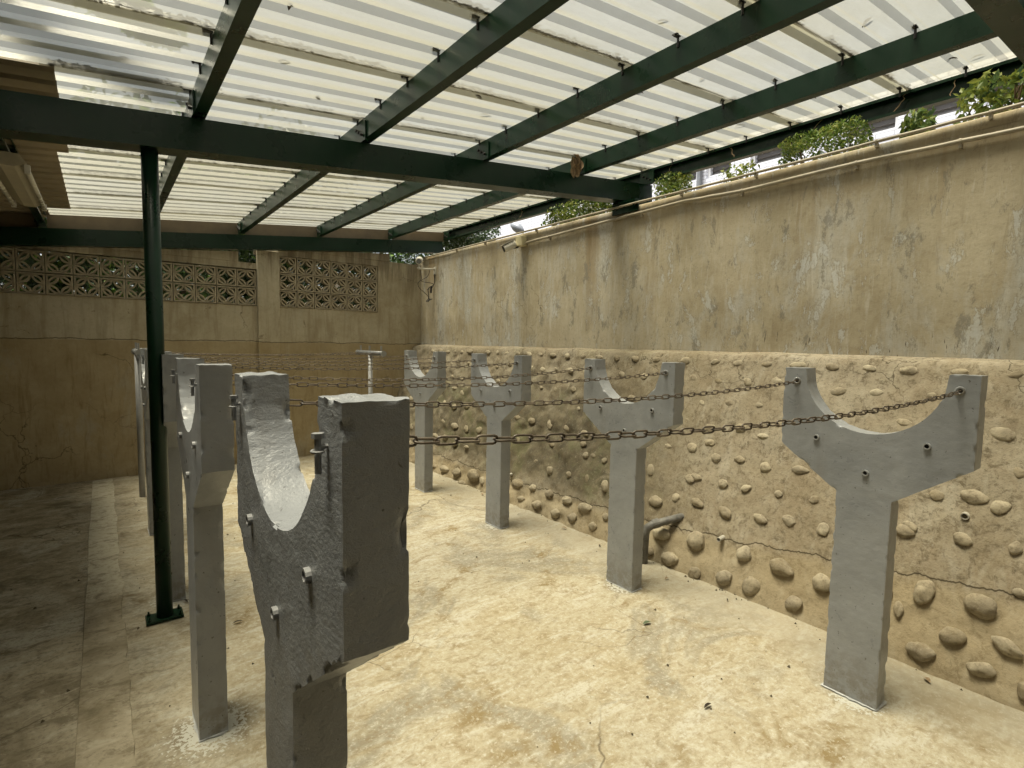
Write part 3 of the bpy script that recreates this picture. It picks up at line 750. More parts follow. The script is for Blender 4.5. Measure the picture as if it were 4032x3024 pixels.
def vent_mesh():
    b = MB(); w, h, d = 0.1025, 0.1005, 0.048
    f = 0.0145
    b.box(-w, w, -d, d, -h, -h + f); b.box(-w, w, -d, d, h - f, h)
    b.box(-w, -w + f, -d, d, -h + f, h - f); b.box(w - f, w, -d, d, -h + f, h - f)
    # four lens-shaped petals between the mid points of the sides
    iw, ih = w - f * 0.7, h - f * 0.7
    mids = [Vector((0, ih)), Vector((iw, 0)), Vector((0, -ih)), Vector((-iw, 0))]
    n = 9
    for q in range(4):
        A, B = mids[q], mids[(q + 1) % 4]
        t = (B - A).normalized(); nn = Vector((-t.y, t.x)); Lh = (B - A).length / 2; C = (A + B) / 2
        def lens(L, bul):
            pts = []
            for s in (1, -1):
                for i in range(n):
                    u = (-1 + 2 * i / n) * s
                    pts.append(C + t * (u * L) + nn * (s * bul * (1 - u * u)))
            return pts
        o_ = lens(Lh * 1.0, 0.029); i_ = lens(Lh * 0.66, 0.0115)
        N = len(o_); vs = []; fs = []
        dd = d * 0.86
        for y in (-dd, dd):
            vs += [(p.x, y, p.y) for p in o_] + [(p.x, y, p.y) for p in i_]
        for i in range(N):
            j = (i + 1) % N
            fs += [(i, j, N + j, N + i), (2 * N + i, 3 * N + i, 3 * N + j, 2 * N + j), (i, 2 * N + i, 2 * N + j, j), (N + i, N + j, 3 * N + j, 3 * N + i)]
        b.add(vs, fs)
    return b
tmp = vent_mesh().build("vent_block", 'ventblock')
vent_me = tmp.data; bpy.data.objects.remove(tmp)
fl0 = wloc(fw)
rnd = random.Random(5)
for row in range(2):
    for i in range(20):
        x = 1.49 - 0.106 - i * 0.212; z = 1.895 + 0.106 + row * 0.213
        inst("vent_block", vent_me, fw, Matrix.Translation((x - fl0.x, FY + 0.052 + rnd.uniform(-.004, .004) - fl0.y, z)) @ Matrix.Rotation(rnd.uniform(-.012, .012), 4, 'Y'))
for row in range(3):
    for i in range(6):
        x = 1.745 + 0.1067 + i * 0.2133; z = 1.895 + 0.104 + row * 0.208
        inst("vent_block", vent_me, fw, Matrix.Translation((x - fl0.x, FY + 0.052 + rnd.uniform(-.004, .004) - fl0.y, z)) @ Matrix.Rotation(rnd.uniform(-.012, .012), 4, 'Y'))

# side wall and rear wall that close the shed outside the frame
tag(MB().box(-3.6, -3.45, -2.8, FY - 0.02, -0.05, 2.6).build("side_wall", 'farwall'), "brown rendered side wall left of the shed, outside the picture", "wall")
tag(MB().box(-3.44, 3.0, -2.8, -2.65, -0.05, 2.7).build("rear_wall", 'farwall'), "brown rendered rear wall behind the viewer", "wall")

# ------------------------------------------------------------------ steel canopy
SL = 0.10
can = thing("steel_canopy", (0.215, 3.29, 0), "dark green steel canopy frame roofed with translucent corrugated sheets", "canopy")
ax_b = (Vector((1, 0, SL)), Vector((0, 1, 0)), Vector((-SL, 0, 1)))
def beam(x0, x1, yc, z0, h=0.165, d=0.135):
    """channel beam along X following the roof pitch; z0 = underside height at X=0"""
    b = MB(); t = 0.010
    L = (x1 - x0) / 2; xc = (x0 + x1) / 2
    def piece(yy, zz, hy, hz): b.obox((xc, yy, z0 + SL * xc + zz), ax_b, L * math.sqrt(1 + SL * SL), hy, hz)
    piece(yc - d / 2 + t / 2, h / 2, t / 2, h / 2 - t - 0.0005)
    piece(yc, t / 2, d / 2, t / 2); piece(yc, h - t / 2, d / 2, t / 2)
    o = b.build("beam", 'green', can)
    return o
beams = [beam(-3.4, 4.10, 0.50, 2.413, d=0.10), beam(-3.4, 4.10, 3.288, 2.413), beam(-3.4, 3.96, 6.87, 2.395, d=0.10)]
P_OFF = 2.583
purl_x = [-1.27, -0.385, 0.462, 1.355, 2.255, 3.215, 4.085]
def purlin(xr, y0=-2.6, y1=6.95):
    b = MB(); w, h, t, lip = 0.055, 0.125, 0.004, 0.018
    z = lambda x: P_OFF + SL * x
    zb = z(xr)
    openleft = xr > 3.9
    xw = xr if openleft else xr - w
    s = -1 if openleft else 1
    b.box(min(xw, xw + s * t), max(xw, xw + s * t), y0, y1, zb, zb + h)
    xa, xb_ = sorted((xw + s * t, xw + s * w))
    b.box(xa, xb_, y0, y1, zb, zb + t); b.box(xa, xb_, y0, y1, zb + h - t, zb + h)
    xe = xw + s * w
    xa, xb_ = sorted((xe, xe - s * t))
    b.box(xa, xb_, y0, y1, zb + t, zb + lip); b.box(xa, xb_, y0, y1, zb + h - lip, zb + h - t)
    return b.build("purlin", 'green', can)
purls = [purlin(x) for x in purl_x]
tmp = MB().tube([(-0.009, 0, 0), (0.009, 0, 0)], 0.009, 6).build('bolt', 'black'); bolt_me = tmp.data; bpy.data.objects.remove(tmp)
# cleats with three bolts where purlins sit on the beams
for yb in (0.40, 3.17, 6.78):
    for x, po in zip(purl_x, purls):
        b = MB(); zb = P_OFF + SL * x
        xf = x - 0.055 - 0.006
        b.box(xf - 0.004, xf + 0.004, yb - 0.02, yb + 0.13, zb - 0.012, zb + 0.10)
        cl = b.build("cleat", 'green', po, local=False)
        cl.parent = po
        wl = wloc(po)
        for q in range(3):
            inst("bolt", bolt_me, po, Matrix.Translation((xf - 0.012 - wl.x, yb + 0.02 + q * 0.037 - wl.y, zb + 0.025 + q * 0.02 - wl.z)))
# roofing hooks along the purlin tops
hb = MB(); hb.tube([(0, 0, -0.02), (0, 0, 0.032), (-0.008, 0, 0.04), (-0.02, 0, 0.036), (-0.03, 0, 0.02)], 0.006, 5)
hb.box(-0.034, 0.006, -0.011, 0.011, 0.026, 0.030)
tmp = hb.build("roof_hook", 'black'); hook_me = tmp.data; bpy.data.objects.remove(tmp)
for x, po in zip(purl_x, purls):
    wl = wloc(po)
    for k in range(23):
        y = -0.39 + k * 0.334
        if y > 6.9: continue
        inst("roof_hook", hook_me, po, Matrix.Translation((x - 0.057 - wl.x, y + random.uniform(-.012, .012) - wl.y, P_OFF + SL * x + 0.118 - wl.z)))

# roof sheets, ribs across the purlins; each laps the next by one rib
SH0 = P_OFF + 0.131
PITCH, RIB = 0.166, 0.030
def rib_profile(y0, nr):
    pts = []
    for r in range(nr):
        yb = y0 + r * PITCH
        pts += [(yb, 0), (yb + 0.018, RIB), (yb + 0.046, RIB), (yb + 0.064, 0)]
    return pts
def roof_sheet(y0, x0, x1, mat, lift, nr=5, label=None):
    b = MB(); pr_ = rib_profile(y0, nr); nx = 14; vs = []; fs = []
    for i in range(nx + 1):
        x = x0 + (x1 - x0) * i / nx
        for (y, z) in pr_:
            wv = 0.0025 * noise.noise((x * 1.7, y * 2.5, y0))
            vs.append((x, y, SH0 + SL * x + z + lift + wv))
    m = len(pr_)
    for i in range(nx):
        for j in range(m - 1):
            a = i * m + j
            fs.append((a, a + 1, a + m + 1, a + m))
    o = b.add(vs, fs).build("roof_sheet", mat, can)
    if label: o["label"] = label
    return o
SEAM0 = -0.064 - 0.03 - 4 * 0.166        # Y of the first lap rib (a seam every 4 ribs)
seams = []
k = 0
while True:
    y0 = SEAM0 + k * 4 * PITCH
    if y0 > 6.7: break
    seams.append(y0)
    x0 = (-0.62 if y0 > 1.5 else -0.25) if y0 < 3.0 else -0.13 if y0 < 4.0 else (-0.19 if y0 < 6.1 else -0.36)
    nr = 5 if y0 + 4 * PITCH < 6.9 else 4
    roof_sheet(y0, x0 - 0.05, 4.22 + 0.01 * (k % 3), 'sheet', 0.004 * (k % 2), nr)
    roof_sheet(y0, -3.5, x0, 'opaque', -0.005 - 0.004 * (k % 2), nr, "opaque beige corrugated sheet")
    k += 1
for q in range(4):
    roof_sheet(SEAM0 - (q + 1) * 4 * PITCH, -3.5, 4.2, 'opaque', -0.008 - 0.004 * (q % 2), 5, "opaque beige corrugated sheet")
# brown flashing closing the gap above the far beam, one piece per bay
for xa, xb_ in zip([-3.3] + purl_x, purl_x + [4.1]):
    x0, x1 = xa + 0.004, xb_ - 0.060
    if x1 - x0 < 0.1: continue
    b = MB(); y0, y1 = 6.90, 6.91
    zt = lambda x: SH0 + SL * x - 0.012
    zb = lambda x: 2.395 + 0.168 + SL * x
    b.add([(x0, y0, zb(x0)), (x1, y0, zb(x1)), (x1, y0, zt(x1)), (x0, y0, zt(x0)), (x0, y1, zb(x0)), (x1, y1, zb(x1)), (x1, y1, zt(x1)), (x0, y1, zt(x0))],
          [(0, 1, 2, 3), (7, 6, 5, 4), (0, 4, 5, 1), (3, 2, 6, 7), (0, 3, 7, 4), (1, 5, 6, 2)])
    b.build("flashing", 'closure', can)
# round post with bolted base plate
post = MB().tube([(0.220, 3.288, 0.012), (0.220, 3.288, 2.413 + SL * 0.22)], 0.0375, 20).build("post", 'green', can, smooth=True)
MB().box(0.135, 0.302, 3.235, 3.342, 0.004, 0.016).build("base_plate", 'green', post)
for (x, y) in ((0.15, 3.25), (0.287, 3.25), (0.15, 3.327), (0.287, 3.327)):
    MB().tube([(x, y, 0.016), (x, y, 0.026)], 0.0085, 6).tube([(x, y, 0.026), (x, y, 0.038)], 0.0045, 6).build("anchor_bolt", 'green', post)
# plate that carries the beam on the wall
wb = MB()
wb.box(3.662, 3.674, 3.02, 3.31, 2.655, 2.745); wb.box(3.66, 3.86, 3.05, 3.31, 2.746, 2.760)
wb.box(3.70, 3.84, 3.22, 3.34, 2.761, 2.413 + SL * 3.70 - 0.001)
br = wb.build("wall_bracket", 'green', can)
for y in (3.06, 3.165, 3.27): MB().tube([(3.650, y, 2.70 + (0.012 if y == 3.165 else 0)), (3.663, y, 2.70 + (0.012 if y == 3.165 else 0))], 0.010, 6).build("bracket_bolt", 'green', br)

# leaf litter caught in the laps (uncountable crumbs lying on top of the sheets)
b = MB(); rnd = random.Random(11)
for k, y0 in enumerate(seams):
    if y0 > 6.9: continue
    nn_ = 260; vs = []; fs = []                     # the silt line itself, ragged and broken
    for i in range(nn_ + 1):
        x = -0.15 + 4.3 * i / nn_
        w = max(0.0012, 0.0095 + 0.007 * noise.noise((x * 3, y0 * 5, 1)) + 0.004 * noise.noise((x * 17, y0, 8)))
        yc = y0 - 0.006 + 0.003 * noise.noise((x * 5, y0, 3)); z = SH0 + SL * x + 0.0085
        vs += [(x, yc - w, z), (x, yc + w * 0.6, z + 0.002)]
    for i in range(nn_): fs.append((2 * i, 2 * i + 2, 2 * i + 3, 2 * i + 1))
    b.add(vs, fs)
    dens = (1.0, 0.8, 0.9, 1.0, 1.0, 0.8, 0.7, 0.8, 0.6, 0.6, 0.6, 0.6)[k % 12]
    for i in range(int(1500 * dens)):
        x = rnd.uniform(-0.15, 4.1)
        if noise.noise((x * 1.6, y0 * 3, 0)) + 0.55 * noise.noise((x * 7, y0, 2)) < -0.12: continue
        y = y0 - 0.008 + rnd.gauss(0, 0.007); z = SH0 + SL * x + 0.012 + rnd.uniform(0, 0.010)
        a = rnd.uniform(0, 6.28); l = rnd.uniform(0.006, 0.024); w = rnd.uniform(0.003, 0.009); tz = rnd.uniform(-.005, .008)
        ca, sa = math.cos(a) * l, math.sin(a) * l * 0.6
        b.add([(x - ca, y - sa, z), (x + sa * .4, y - w, z + tz), (x + ca, y + sa, z + tz), (x - sa * .4, y + w, z)], [(0, 1, 2, 3)])
tag(b.build("leaf_litter", 'litter'), "dark crumbs of leaf litter caught along the roof sheet laps", "leaf litter", kind="stuff")

# ------------------------------------------------------------------ concrete cradle posts
def cradle_profile():
    pts = [(-0.1015, -0.03), (-0.1015, 0.883), (-0.347, 1.061), (-0.347, 1.408), (-0.255, 1.408)]
    a0 = math.asin(0.063 / 0.255)
    n = 22
    for i in range(n + 1):
        a = math.pi + a0 + (math.pi - 2 * a0) * i / n
        pts.append((0.255 * math.cos(a), 1.403 + 0.255 * math.sin(a)))
    pts += [(0.255, 1.408), (0.347, 1.408), (0.347, 1.061), (0.1015, 0.883), (0.1015, -0.03)]
    return pts
def cradle_mesh(seed, mat, amp, chip):
    T = 0.0475
    pts = cradle_profile(); n = len(pts)
    bm = bmesh.new()
    A = [bm.verts.new((-T, y, z)) for y, z in pts]; B = [bm.verts.new((T, y, z)) for y, z in pts]
    bm.faces.new(A); bm.faces.new(list(reversed(B)))
    for i in range(n):
        j = (i + 1) % n
        bm.faces.new((A[i], B[i], B[j], A[j]))
    bmesh.ops.recalc_face_normals(bm, faces=bm.faces)
    bmesh.ops.triangulate(bm, faces=bm.faces)
    me = bpy.data.meshes.new("raw"); bm.to_mesh(me); bm.free()
    o = bpy.data.objects.new("raw", me); COL.objects.link(o)
    md = o.modifiers.new('r', 'REMESH'); md.mode = 'SHARP'; md.octree_depth = 8; md.scale = 0.9; md.sharpness = 1.0; md.use_remove_disconnected = False
    dg = bpy.context.evaluated_depsgraph_get(); dg.update()
    out = bpy.data.meshes.new_from_object(o.evaluated_get(dg))
    bpy.data.objects.remove(o); bpy.data.meshes.remove(me)
    S = Vector((seed * 7.3, seed * 1.9, seed * 4.1))
    nors = [v.normal.copy() for v in out.vertices]
    for v, nr in zip(out.vertices, nors):
        p = v.co
        d = amp * 0.7 * noise.fractal(p * 14 + S, 0.7, 2.0, 5)
        inner = abs(p.y) < 0.27 and p.z > 1.13 and abs(nr.x) < 0.5     # rough cast trough
        top = nr.z > 0.6 and p.z > 1.38
        if inner: d += amp * 0.35 * noise.fractal(p * 60 + S, 0.8, 2.0, 2)
        if top: d += amp * 1.2 * noise.noise(p * 60 + S) + (0.016 if mat == 'grey_rough' else 0.004) * max(0, noise.noise(p * 26 + S) - 0.05)
        near = T - abs(p.x)
        if near < 0.016 and abs(nr.x) < 0.97 or (abs(nr.x) >= 0.97 and False):
            e = max(0.0, noise.noise(p * 24 + S * 2) - 0.16) * chip
            d -= e * (1 - near / 0.016) * 1.6
        v.co = p + nr * d
    bm = bmesh.new(); bm.from_mesh(out)
    for e in bm.edges:
        e.smooth = not (len(e.link_faces) == 2 and e.calc_face_angle(0) > 0.75)
    bm.to_mesh(out); bm.free()
    for p in out.polygons: p.use_smooth = True
    out.materials.append(M[mat])
    out.name = "cradle_body"
    return out
big_me = cradle_mesh(1, 'grey_rough', 0.0018, 0.024)
mid_me = [cradle_mesh(2, 'grey', 0.0012, 0.009), cradle_mesh(5, 'grey', 0.0012, 0.010)]

b = MB().ring((-0.057, 0, 0), (1, 0, 0), 0.0085, 0.0125, 0.114, 12)
tmp = b.build("pipe_sleeve", 'grey_metal', smooth=False); sleeve_me = tmp.data; bpy.data.objects.remove(tmp)
b = MB().tube([(-0.0505, 0, 0), (0.0505, 0, 0)], 0.0088, 12)
tmp = b.build("shade_plug", 'shade_plug'); shade_plug_me = tmp.data; bpy.data.objects.remove(tmp)  # solid plug, painted dark in place of the shaded hollow of the sleeve
# vertical pin with hex head and ring that holds the chain on the outer face
b = MB(); b.tube([(0, 0, -0.060), (0, 0, 0.020)], 0.0075, 8); b.tube([(0, 0, 0.016), (0, 0, 0.027)], 0.0135, 6)
b.tube([(0.012 * math.cos(a) - 0.001, 0.014 * math.sin(a), -0.012) for a in [k * math.pi / 6 for k in range(12)]], 0.0032, 6, closed=True)
b.tube([(0.0, 0, -0.004), (0.028, 0, -0.002)], 0.006, 6)
tmp = b.build("pin", 'grey_metal'); pin_me = tmp.data; bpy.data.objects.remove(tmp)
b = MB(); b.tube([(0, 0.012 * math.cos(a), 0.012 * math.sin(a)) for a in [k * math.pi / 5 for k in range(10)]], 0.0055, 6, closed=True)
tmp = b.build("chain_eye", 'grey'); eye_me = tmp.data; bpy.data.objects.remove(tmp)

def cradle(x, y, me, left, label, group, dz=0.0, tilt=0.0, rz=0.0):
    t = thing("cradle_post", (x, y, dz), label, "cradle post", group)
    t.rotation_euler = (tilt, 0, rz)
    o = bpy.data.objects.new("cradle_body", me); COL.objects.link(o); o.parent = t
    for (yy, zz) in ((0.194, 1.105), (-0.205, 1.130), (-0.005, 0.985)):
        inst("pipe_sleeve", sleeve_me, t, Matrix.Translation((0, yy, zz)))
        inst("shade_plug", shade_plug_me, t, Matrix.Translation((0, yy, zz)))
    b = MB(); vs = []; fs = []; N_ = 56; rnd = random.Random(int(y * 97))
    for i in range(N_):                                   # paint slopped on the floor round the foot
        a = 2 * math.pi * i / N_; c_, s_ = math.cos(a), math.sin(a)
        k = 1 / max(abs(c_) / 0.0475, abs(s_) / 0.1015)
        w = 0.004 + 0.018 * max(0, noise.noise((c_ * 2.5 + x, s_ * 2.5 + y, 3))) + 0.012 * max(0, noise.noise((c_ * 9, s_ * 9, y)))
        vs += [(c_ * k * 0.96, s_ * k * 0.96, 0.0075 - dz), (c_ * (k + w), s_ * (k + w), 0.0052 - dz)]
    for i in range(N_):
        j = (i + 1) % N_
        fs.append((2 * i, 2 * i + 1, 2 * j + 1, 2 * j))
    b.add(vs, fs).build("paint_fringe", 'fringe', t, local=True)
    for yy in (-0.29, 0.29):
        if left: inst("pin", pin_me, t, Matrix.Translation((-0.060, yy, 1.345)) @ Matrix.Scale(0.64, 4))
        else:
            inst("chain_eye", eye_me, t, Matrix.Translation((-0.049, yy, 1.350)) @ Matrix.Rotation(0.2, 4, 'Z'))
            inst("shade_plug", shade_plug_me, t, Matrix.Translation((0.0028, yy, 1.350)))  # dark plug painted as the shade in the chain hole
    return t
XL, XR = 0.2875, 2.5455
YL = [1.012, 2.272, 3.570, 4.865]
YR = [0.820, 2.110, 3.460, 4.730]
cradle(XL, YL[0], big_me, True, "large grey cradle post in the foreground, cut off by the bottom edge", "grey cradle posts in two rows", 0.012, rz=0.0)
cradle(XL, YL[1], mid_me[0], True, "grey cradle post just right of the green pole, second in the left row", "grey cradle posts in two rows", 0.006)
cradle(XL, YL[2], mid_me[1], True, "grey cradle post directly behind the green pole, third in the left row", "grey cradle posts in two rows", 0.004)
cradle(XL, YL[3], mid_me[0], True, "farthest grey cradle post of the left row, half hidden by the green pole", "grey cradle posts in two rows", 0.0)
cradle(XR, YR[0], mid_me[1], False, "nearest grey cradle post of the right row, at the right of the picture", "grey cradle posts in two rows", 0.004)
cradle(XR, YR[1], mid_me[0], False, "second grey cradle post of the right row, beside the dark drain pipe", "grey cradle posts in two rows", 0.0)
cradle(XR, YR[2], mid_me[1], False, "third grey cradle post of the right row, chipped at its foot", "grey cradle posts in two rows", 0.0)
cradle(XR, YR[3], mid_me[0], False, "farthest and smallest grey cradle post of the right row", "grey cradle posts in two rows", 0.0)

# ------------------------------------------------------------------ T-shaped pipe stands
def pipe_stand(x, y, yb0, yb1, label):
    t = thing("pipe_stand", (x, y, 0), label, "pipe stand", "pipe stands at the far end")
    MB().tube([(x, y, -0.01), (x, y, 1.335)], 0.0255, 14).build("post", 'grey_metal', t, smooth=True)
    bar = MB().tube([(x, yb0, 1.357), (x, yb1, 1.357)], 0.0285, 14).build("crossbar", 'white_metal', t, smooth=True)
    for yy in (yb0 + 0.001, yb1 - 0.001):
        s = -1 if yy < y else 1
        MB().tube([(x, yy, 1.357), (x, yy + s * 0.010, 1.357)], 0.034, 14).build("end_cap", 'grey_metal', t)
    for yy in (yb0 + 0.06, (yb0 + yb1) / 2 + 0.02, yb1 - 0.08):
        for d in (-0.016, 0.016):
            MB().tube([(x, yy + d, 1.380), (x, yy + d, 1.445)], 0.0055, 8).build("peg", 'grey_metal', t)
    return t
pipe_stand(0.257, 5.99, 5.68, 6.36, "grey T-shaped pipe stand at the end of the left row")
pipe_stand(2.500, 5.97, 5.60, 6.34, "grey T-shaped pipe stand before the far wall, right side")

# ------------------------------------------------------------------ chains
def link_mesh():
    r, hl, hw = 0.0023, 0.0133, 0.0073
    pts = []
    for (cx, a0) in ((hl, -math.pi / 2), (-hl, math.pi / 2)):
        for i in range(6):
            a = a0 + math.pi * i / 5
            pts.append((cx + hw * math.cos(a), hw * math.sin(a), 0))
    b = MB().tube(pts, r, 6, closed=True)
    tmp = b.build("link", 'rust', smooth=True); me = tmp.data; bpy.data.objects.remove(tmp)
    return me
link_me = link_mesh()
def chain(A, B, sag, label):
    A = Vector(A); B = Vector(B)
    P = []
    N = 400
    for i in range(N + 1):
        t = i / N
        P.append(A.lerp(B, t) - Vector((0, 0, 4 * sag * t * (1 - t))))
    ln = [0.0]
    for i in range(N): ln.append(ln[-1] + (P[i + 1] - P[i]).length)
    n = int(round(ln[-1] / 0.0355)); pitch = ln[-1] / n
    t_ = thing("chain", A, label, "chain", "rusty chains strung between the posts")
    k = 0
    rnd = random.Random(int(A.y * 100))
    for i in range(n):
        s = (i + 0.5) * pitch
        while k < N - 1 and ln[k + 1] < s: k += 1
        u = (s - ln[k]) / max(1e-9, ln[k + 1] - ln[k]); p = P[k].lerp(P[k + 1], u)
        tg = (P[k + 1] - P[k]).normalized()
        q = tg.to_track_quat('X', 'Z').to_matrix().to_4x4()
        roll = (0.25 if i % 2 else 0.25 + math.pi / 2) + rnd.uniform(-0.22, 0.22)
        inst("link", link_me, t_, Matrix.Translation(p - A) @ q @ Matrix.Rotation(roll, 4, 'X'))
    return t_
names = [("from the foreground cradle post to the nearest right post", YL[0], YR[0], 0.040, 0.038),
         ("of the second pair of posts", YL[1], YR[1], 0.034, 0.050),
         ("of the third pair of posts", YL[2], YR[2], 0.030, 0.030),
         ("of the farthest pair of cradle posts", YL[3], YR[3], 0.035, 0.03)]
for nm, yl, yr, s1, s2 in names:
    chain((XL + 0.050, yl - 0.29, 1.352), (XR - 0.046, yr - 0.29, 1.350), s1, "rusty chain on the near arms, " + nm)
    chain((XL + 0.050, yl + 0.29, 1.352), (XR - 0.046, yr + 0.29, 1.350), s2, "rusty chain on the far arms, " + nm)
chain((0.285, 5.76, 1.357), (2.472, 5.70, 1.357), 0.018, "rusty chain on the near ends of the two pipe stands")
chain((0.285, 6.27, 1.357), (2.472, 6.27, 1.357), 0.030, "rusty chain on the far ends of the two pipe stands")

# ------------------------------------------------------------------ pipes, conduits, cameras on the right wall
dp = thing("drain_pipe", (2.93, 2.28, 0), "dark weathered drain pipe bent out of the cobbled base to the floor", "drain pipe")
MB().tube([(3.20, 2.085, 0.335), (3.06, 2.17, 0.297), (2.97, 2.225, 0.270), (2.935, 2.245, 0.245), (2.925, 2.25, 0.205), (2.922, 2.252, -0.01)], [0.026, 0.026, 0.028, 0.029, 0.028, 0.026], 14).build("pipe", 'pvc_dark', dp, smooth=True)
MB().ring((3.008, 2.202, 0.283), (-0.80, 0.52, -0.26), 0.0265, 0.0325, 0.045, 14).build("coupling", 'pvc_dark', dp)
def weep(y, s, L, r, lab):
    p = prof_at(s); t = thing("weep_pipe", (p.x - L, y, p.z), lab, "pipe", "weep pipes in the cobbled base")
    MB().ring((p.x + 0.05, y, p.z + 0.006), (-1, 0, -0.08), r * 0.74, r, 0.05 + L, 14).build("pipe", 'pvc', t, smooth=False)
    MB().tube([(p.x + 0.049, y, p.z + 0.006), (p.x + 0.01 - L * 0.4, y, p.z)], r * 0.73, 12).build("shade_plug", 'shade_plug', t)  # solid dark plug, the shade inside the pipe mouth painted on
weep(1.79, 0.300, 0.045, 0.014, "short pale weep pipe above the crack, right of the drain pipe")
weep(0.64, 0.760, 0.016, 0.017, "dark-mouthed weep hole beside the nearest right post")
weep(3.97, 0.262, 0.045, 0.014, "pale weep pipe stub low down behind the third right post")

def conduit(pts, r, mat, label, clips):
    t = thing("conduit", pts[0], label, "conduit", "conduits along the plaster wall")
    # smooth polyline
    P = []
    for a, b_ in zip(pts[:-1], pts[1:]):
        a, b_ = Vector(a), Vector(b_)
        for i in range(6): P.append(a.lerp(b_, i / 6) + Vector((0, 0, 0.003 * noise.noise((a.y + i, 3, r * 90)))))
    P.append(Vector(pts[-1]))
    MB().tube(P, r, 10).build("tube", mat, t, smooth=True)
    for y in clips:
        best = min(P, key=lambda q: abs(q.y - y))
        b = MB()
        b.tube([best + Vector((0, -0.006, 0)), best + Vector((0, 0.006, 0))], r + 0.003, 10)
        b.box(best.x - 0.004, 3.693, best.y - 0.007, best.y + 0.007, best.z - r - 0.022, best.z - r + 0.004)
        b.build("clip", mat, t)
    return t
conduit([(3.668, 4.54, 2.588), (3.668, 3.4, 2.62), (3.668, 2.575, 2.640), (3.668, 2.09, 2.618), (3.668, 1.36, 2.630), (3.668, 0.615, 2.612), (3.668, -1.5, 2.61)], 0.0125, 'conduit', "lower beige conduit running to the bullet camera box", (4.1, 3.0, 2.1, 1.36, 0.85))
conduit([(3.664, 6.93, 2.690), (3.664, 5.0, 2.705), (3.664, 4.06, 2.712), (3.656, 3.32, 2.716), (3.654, 3.0, 2.718), (3.664, 2.6, 2.718), (3.664, 1.387, 2.725), (3.664, 0.62, 2.732), (3.664, -1.5, 2.74)], 0.0095, 'conduit', "upper thin conduit along the top edge of the plaster wall", (6.0, 5.2, 4.4, 2.6, 1.9, 1.2, 0.75))

# bullet camera on a square box
bc = thing("bullet_camera", (3.66, 4.60, 2.57), "weathered bullet camera on a yellowed square box on the plaster wall", "camera")
MB().box(3.610, 3.688, 4.545, 4.655, 2.555, 2.662).build("junction_box", 'cambox', bc, bevel=0.006)
d = Vector((-0.72, 0.30, -0.42)).normalized()
c0 = Vector((3.60, 4.64, 2.585))
hd = MB().tube([c0, c0 + d * 0.02, c0 + d * 0.14, c0 + d * 0.146], [0.034, 0.041, 0.041, 0.038], 16).build("housing", 'camwhite', bc, smooth=True)
b = MB(); side = d.cross(Vector((0, 0, 1))).normalized(); upv = side.cross(d)
b.obox(c0 + d * 0.09 + upv * 0.044, (d, side, upv), 0.085, 0.038, 0.003); b.build("visor", 'camwhite', bc)
MB().tube([c0 + d * 0.143, c0 + d * 0.150], 0.033, 14).build("lens", 'black', bc)
MB().tube([(3.64, 4.615, 2.57), (3.625, 4.63, 2.545), c0 + d * 0.05 - upv * 0.03], 0.010, 8).build("bracket", 'black', bc)

# dome-fronted camera on an arm in the corner
dc = thing("arm_camera", (3.69, 6.55, 2.50), "white rounded camera on a wall arm near the far corner", "camera")
MB().tube([(3.688, 6.55, 2.505), (3.55, 6.53, 2.490), (3.40, 6.47, 2.480), (3.372, 6.46, 2.482)], 0.013, 10).build("arm", 'camwhite', dc, smooth=True)
MB().box(3.676, 3.690, 6.52, 6.58, 2.43, 2.535).build("wall_plate", 'camwhite', dc, bevel=0.004)
MB().tube([(3.40, 6.47, 2.488), (3.40, 6.47, 2.525)], 0.011, 8).build("neck", 'camwhite', dc)
c0 = Vector((3.405, 6.475, 2.585)); dd = Vector((-0.50, -0.72, -0.30)).normalized()
MB().tube([c0 - dd * 0.065, c0 - dd * 0.045, c0, c0 + dd * 0.05, c0 + dd * 0.06], [0.018, 0.044, 0.053, 0.048, 0.042], 16).build("housing", 'camwhite', dc, smooth=True)
MB().tube([c0 + dd * 0.058, c0 + dd * 0.064], 0.034, 14).build("lens", 'lampgrey', dc)
cbl = thing("hanging_cable", (3.66, 6.60, 2.0), "thin black cables dangling below the arm camera", "cable")
rnd = random.Random(3)
def wire(pts, r=0.004):
    P = [Vector(p) for p in pts]; Q = []
    for i in range(len(P) - 1):
        p0 = P[max(0, i - 1)]; p1 = P[i]; p2 = P[i + 1]; p3 = P[min(len(P) - 1, i + 2)]
        for k in range(5):
            t = k / 5
            Q.append(0.5 * ((2 * p1) + (p2 - p0) * t + (2 * p0 - 5 * p1 + 4 * p2 - p3) * t * t + (3 * p1 - p0 - 3 * p2 + p3) * t ** 3))
    Q.append(P[-1])
    return MB().tube(Q, r, 6).build("wire", 'black', cbl, smooth=True)
wire([(3.42, 6.48, 2.47), (3.50, 6.60, 2.36), (3.46, 6.62, 2.30), (3.53, 6.70, 2.24), (3.64, 6.70, 2.16), (3.66, 6.66, 2.10)])
wire([(3.60, 6.54, 2.49), (3.58, 6.57, 2.40), (3.50, 6.60, 2.33), (3.66, 6.58, 2.31), (3.675, 6.60, 2.26), (3.60, 6.62, 2.22)])
wire([(3.675, 6.55, 2.44), (3.678, 6.56, 2.30), (3.62, 6.62, 2.24), (3.64, 6.64, 2.12), (3.60, 6.64, 2.06), (3.67, 6.60, 2.10)], 0.0055)
MB().tube([(3.655, 6.60, 2.27), (3.65, 6.60, 2.18)], 0.014, 8).build("plug", 'black', cbl)
MB().tube([(3.65, 6.62, 2.10), (3.62, 6.63, 2.06)], 0.010, 8).build("plug", 'black', cbl)

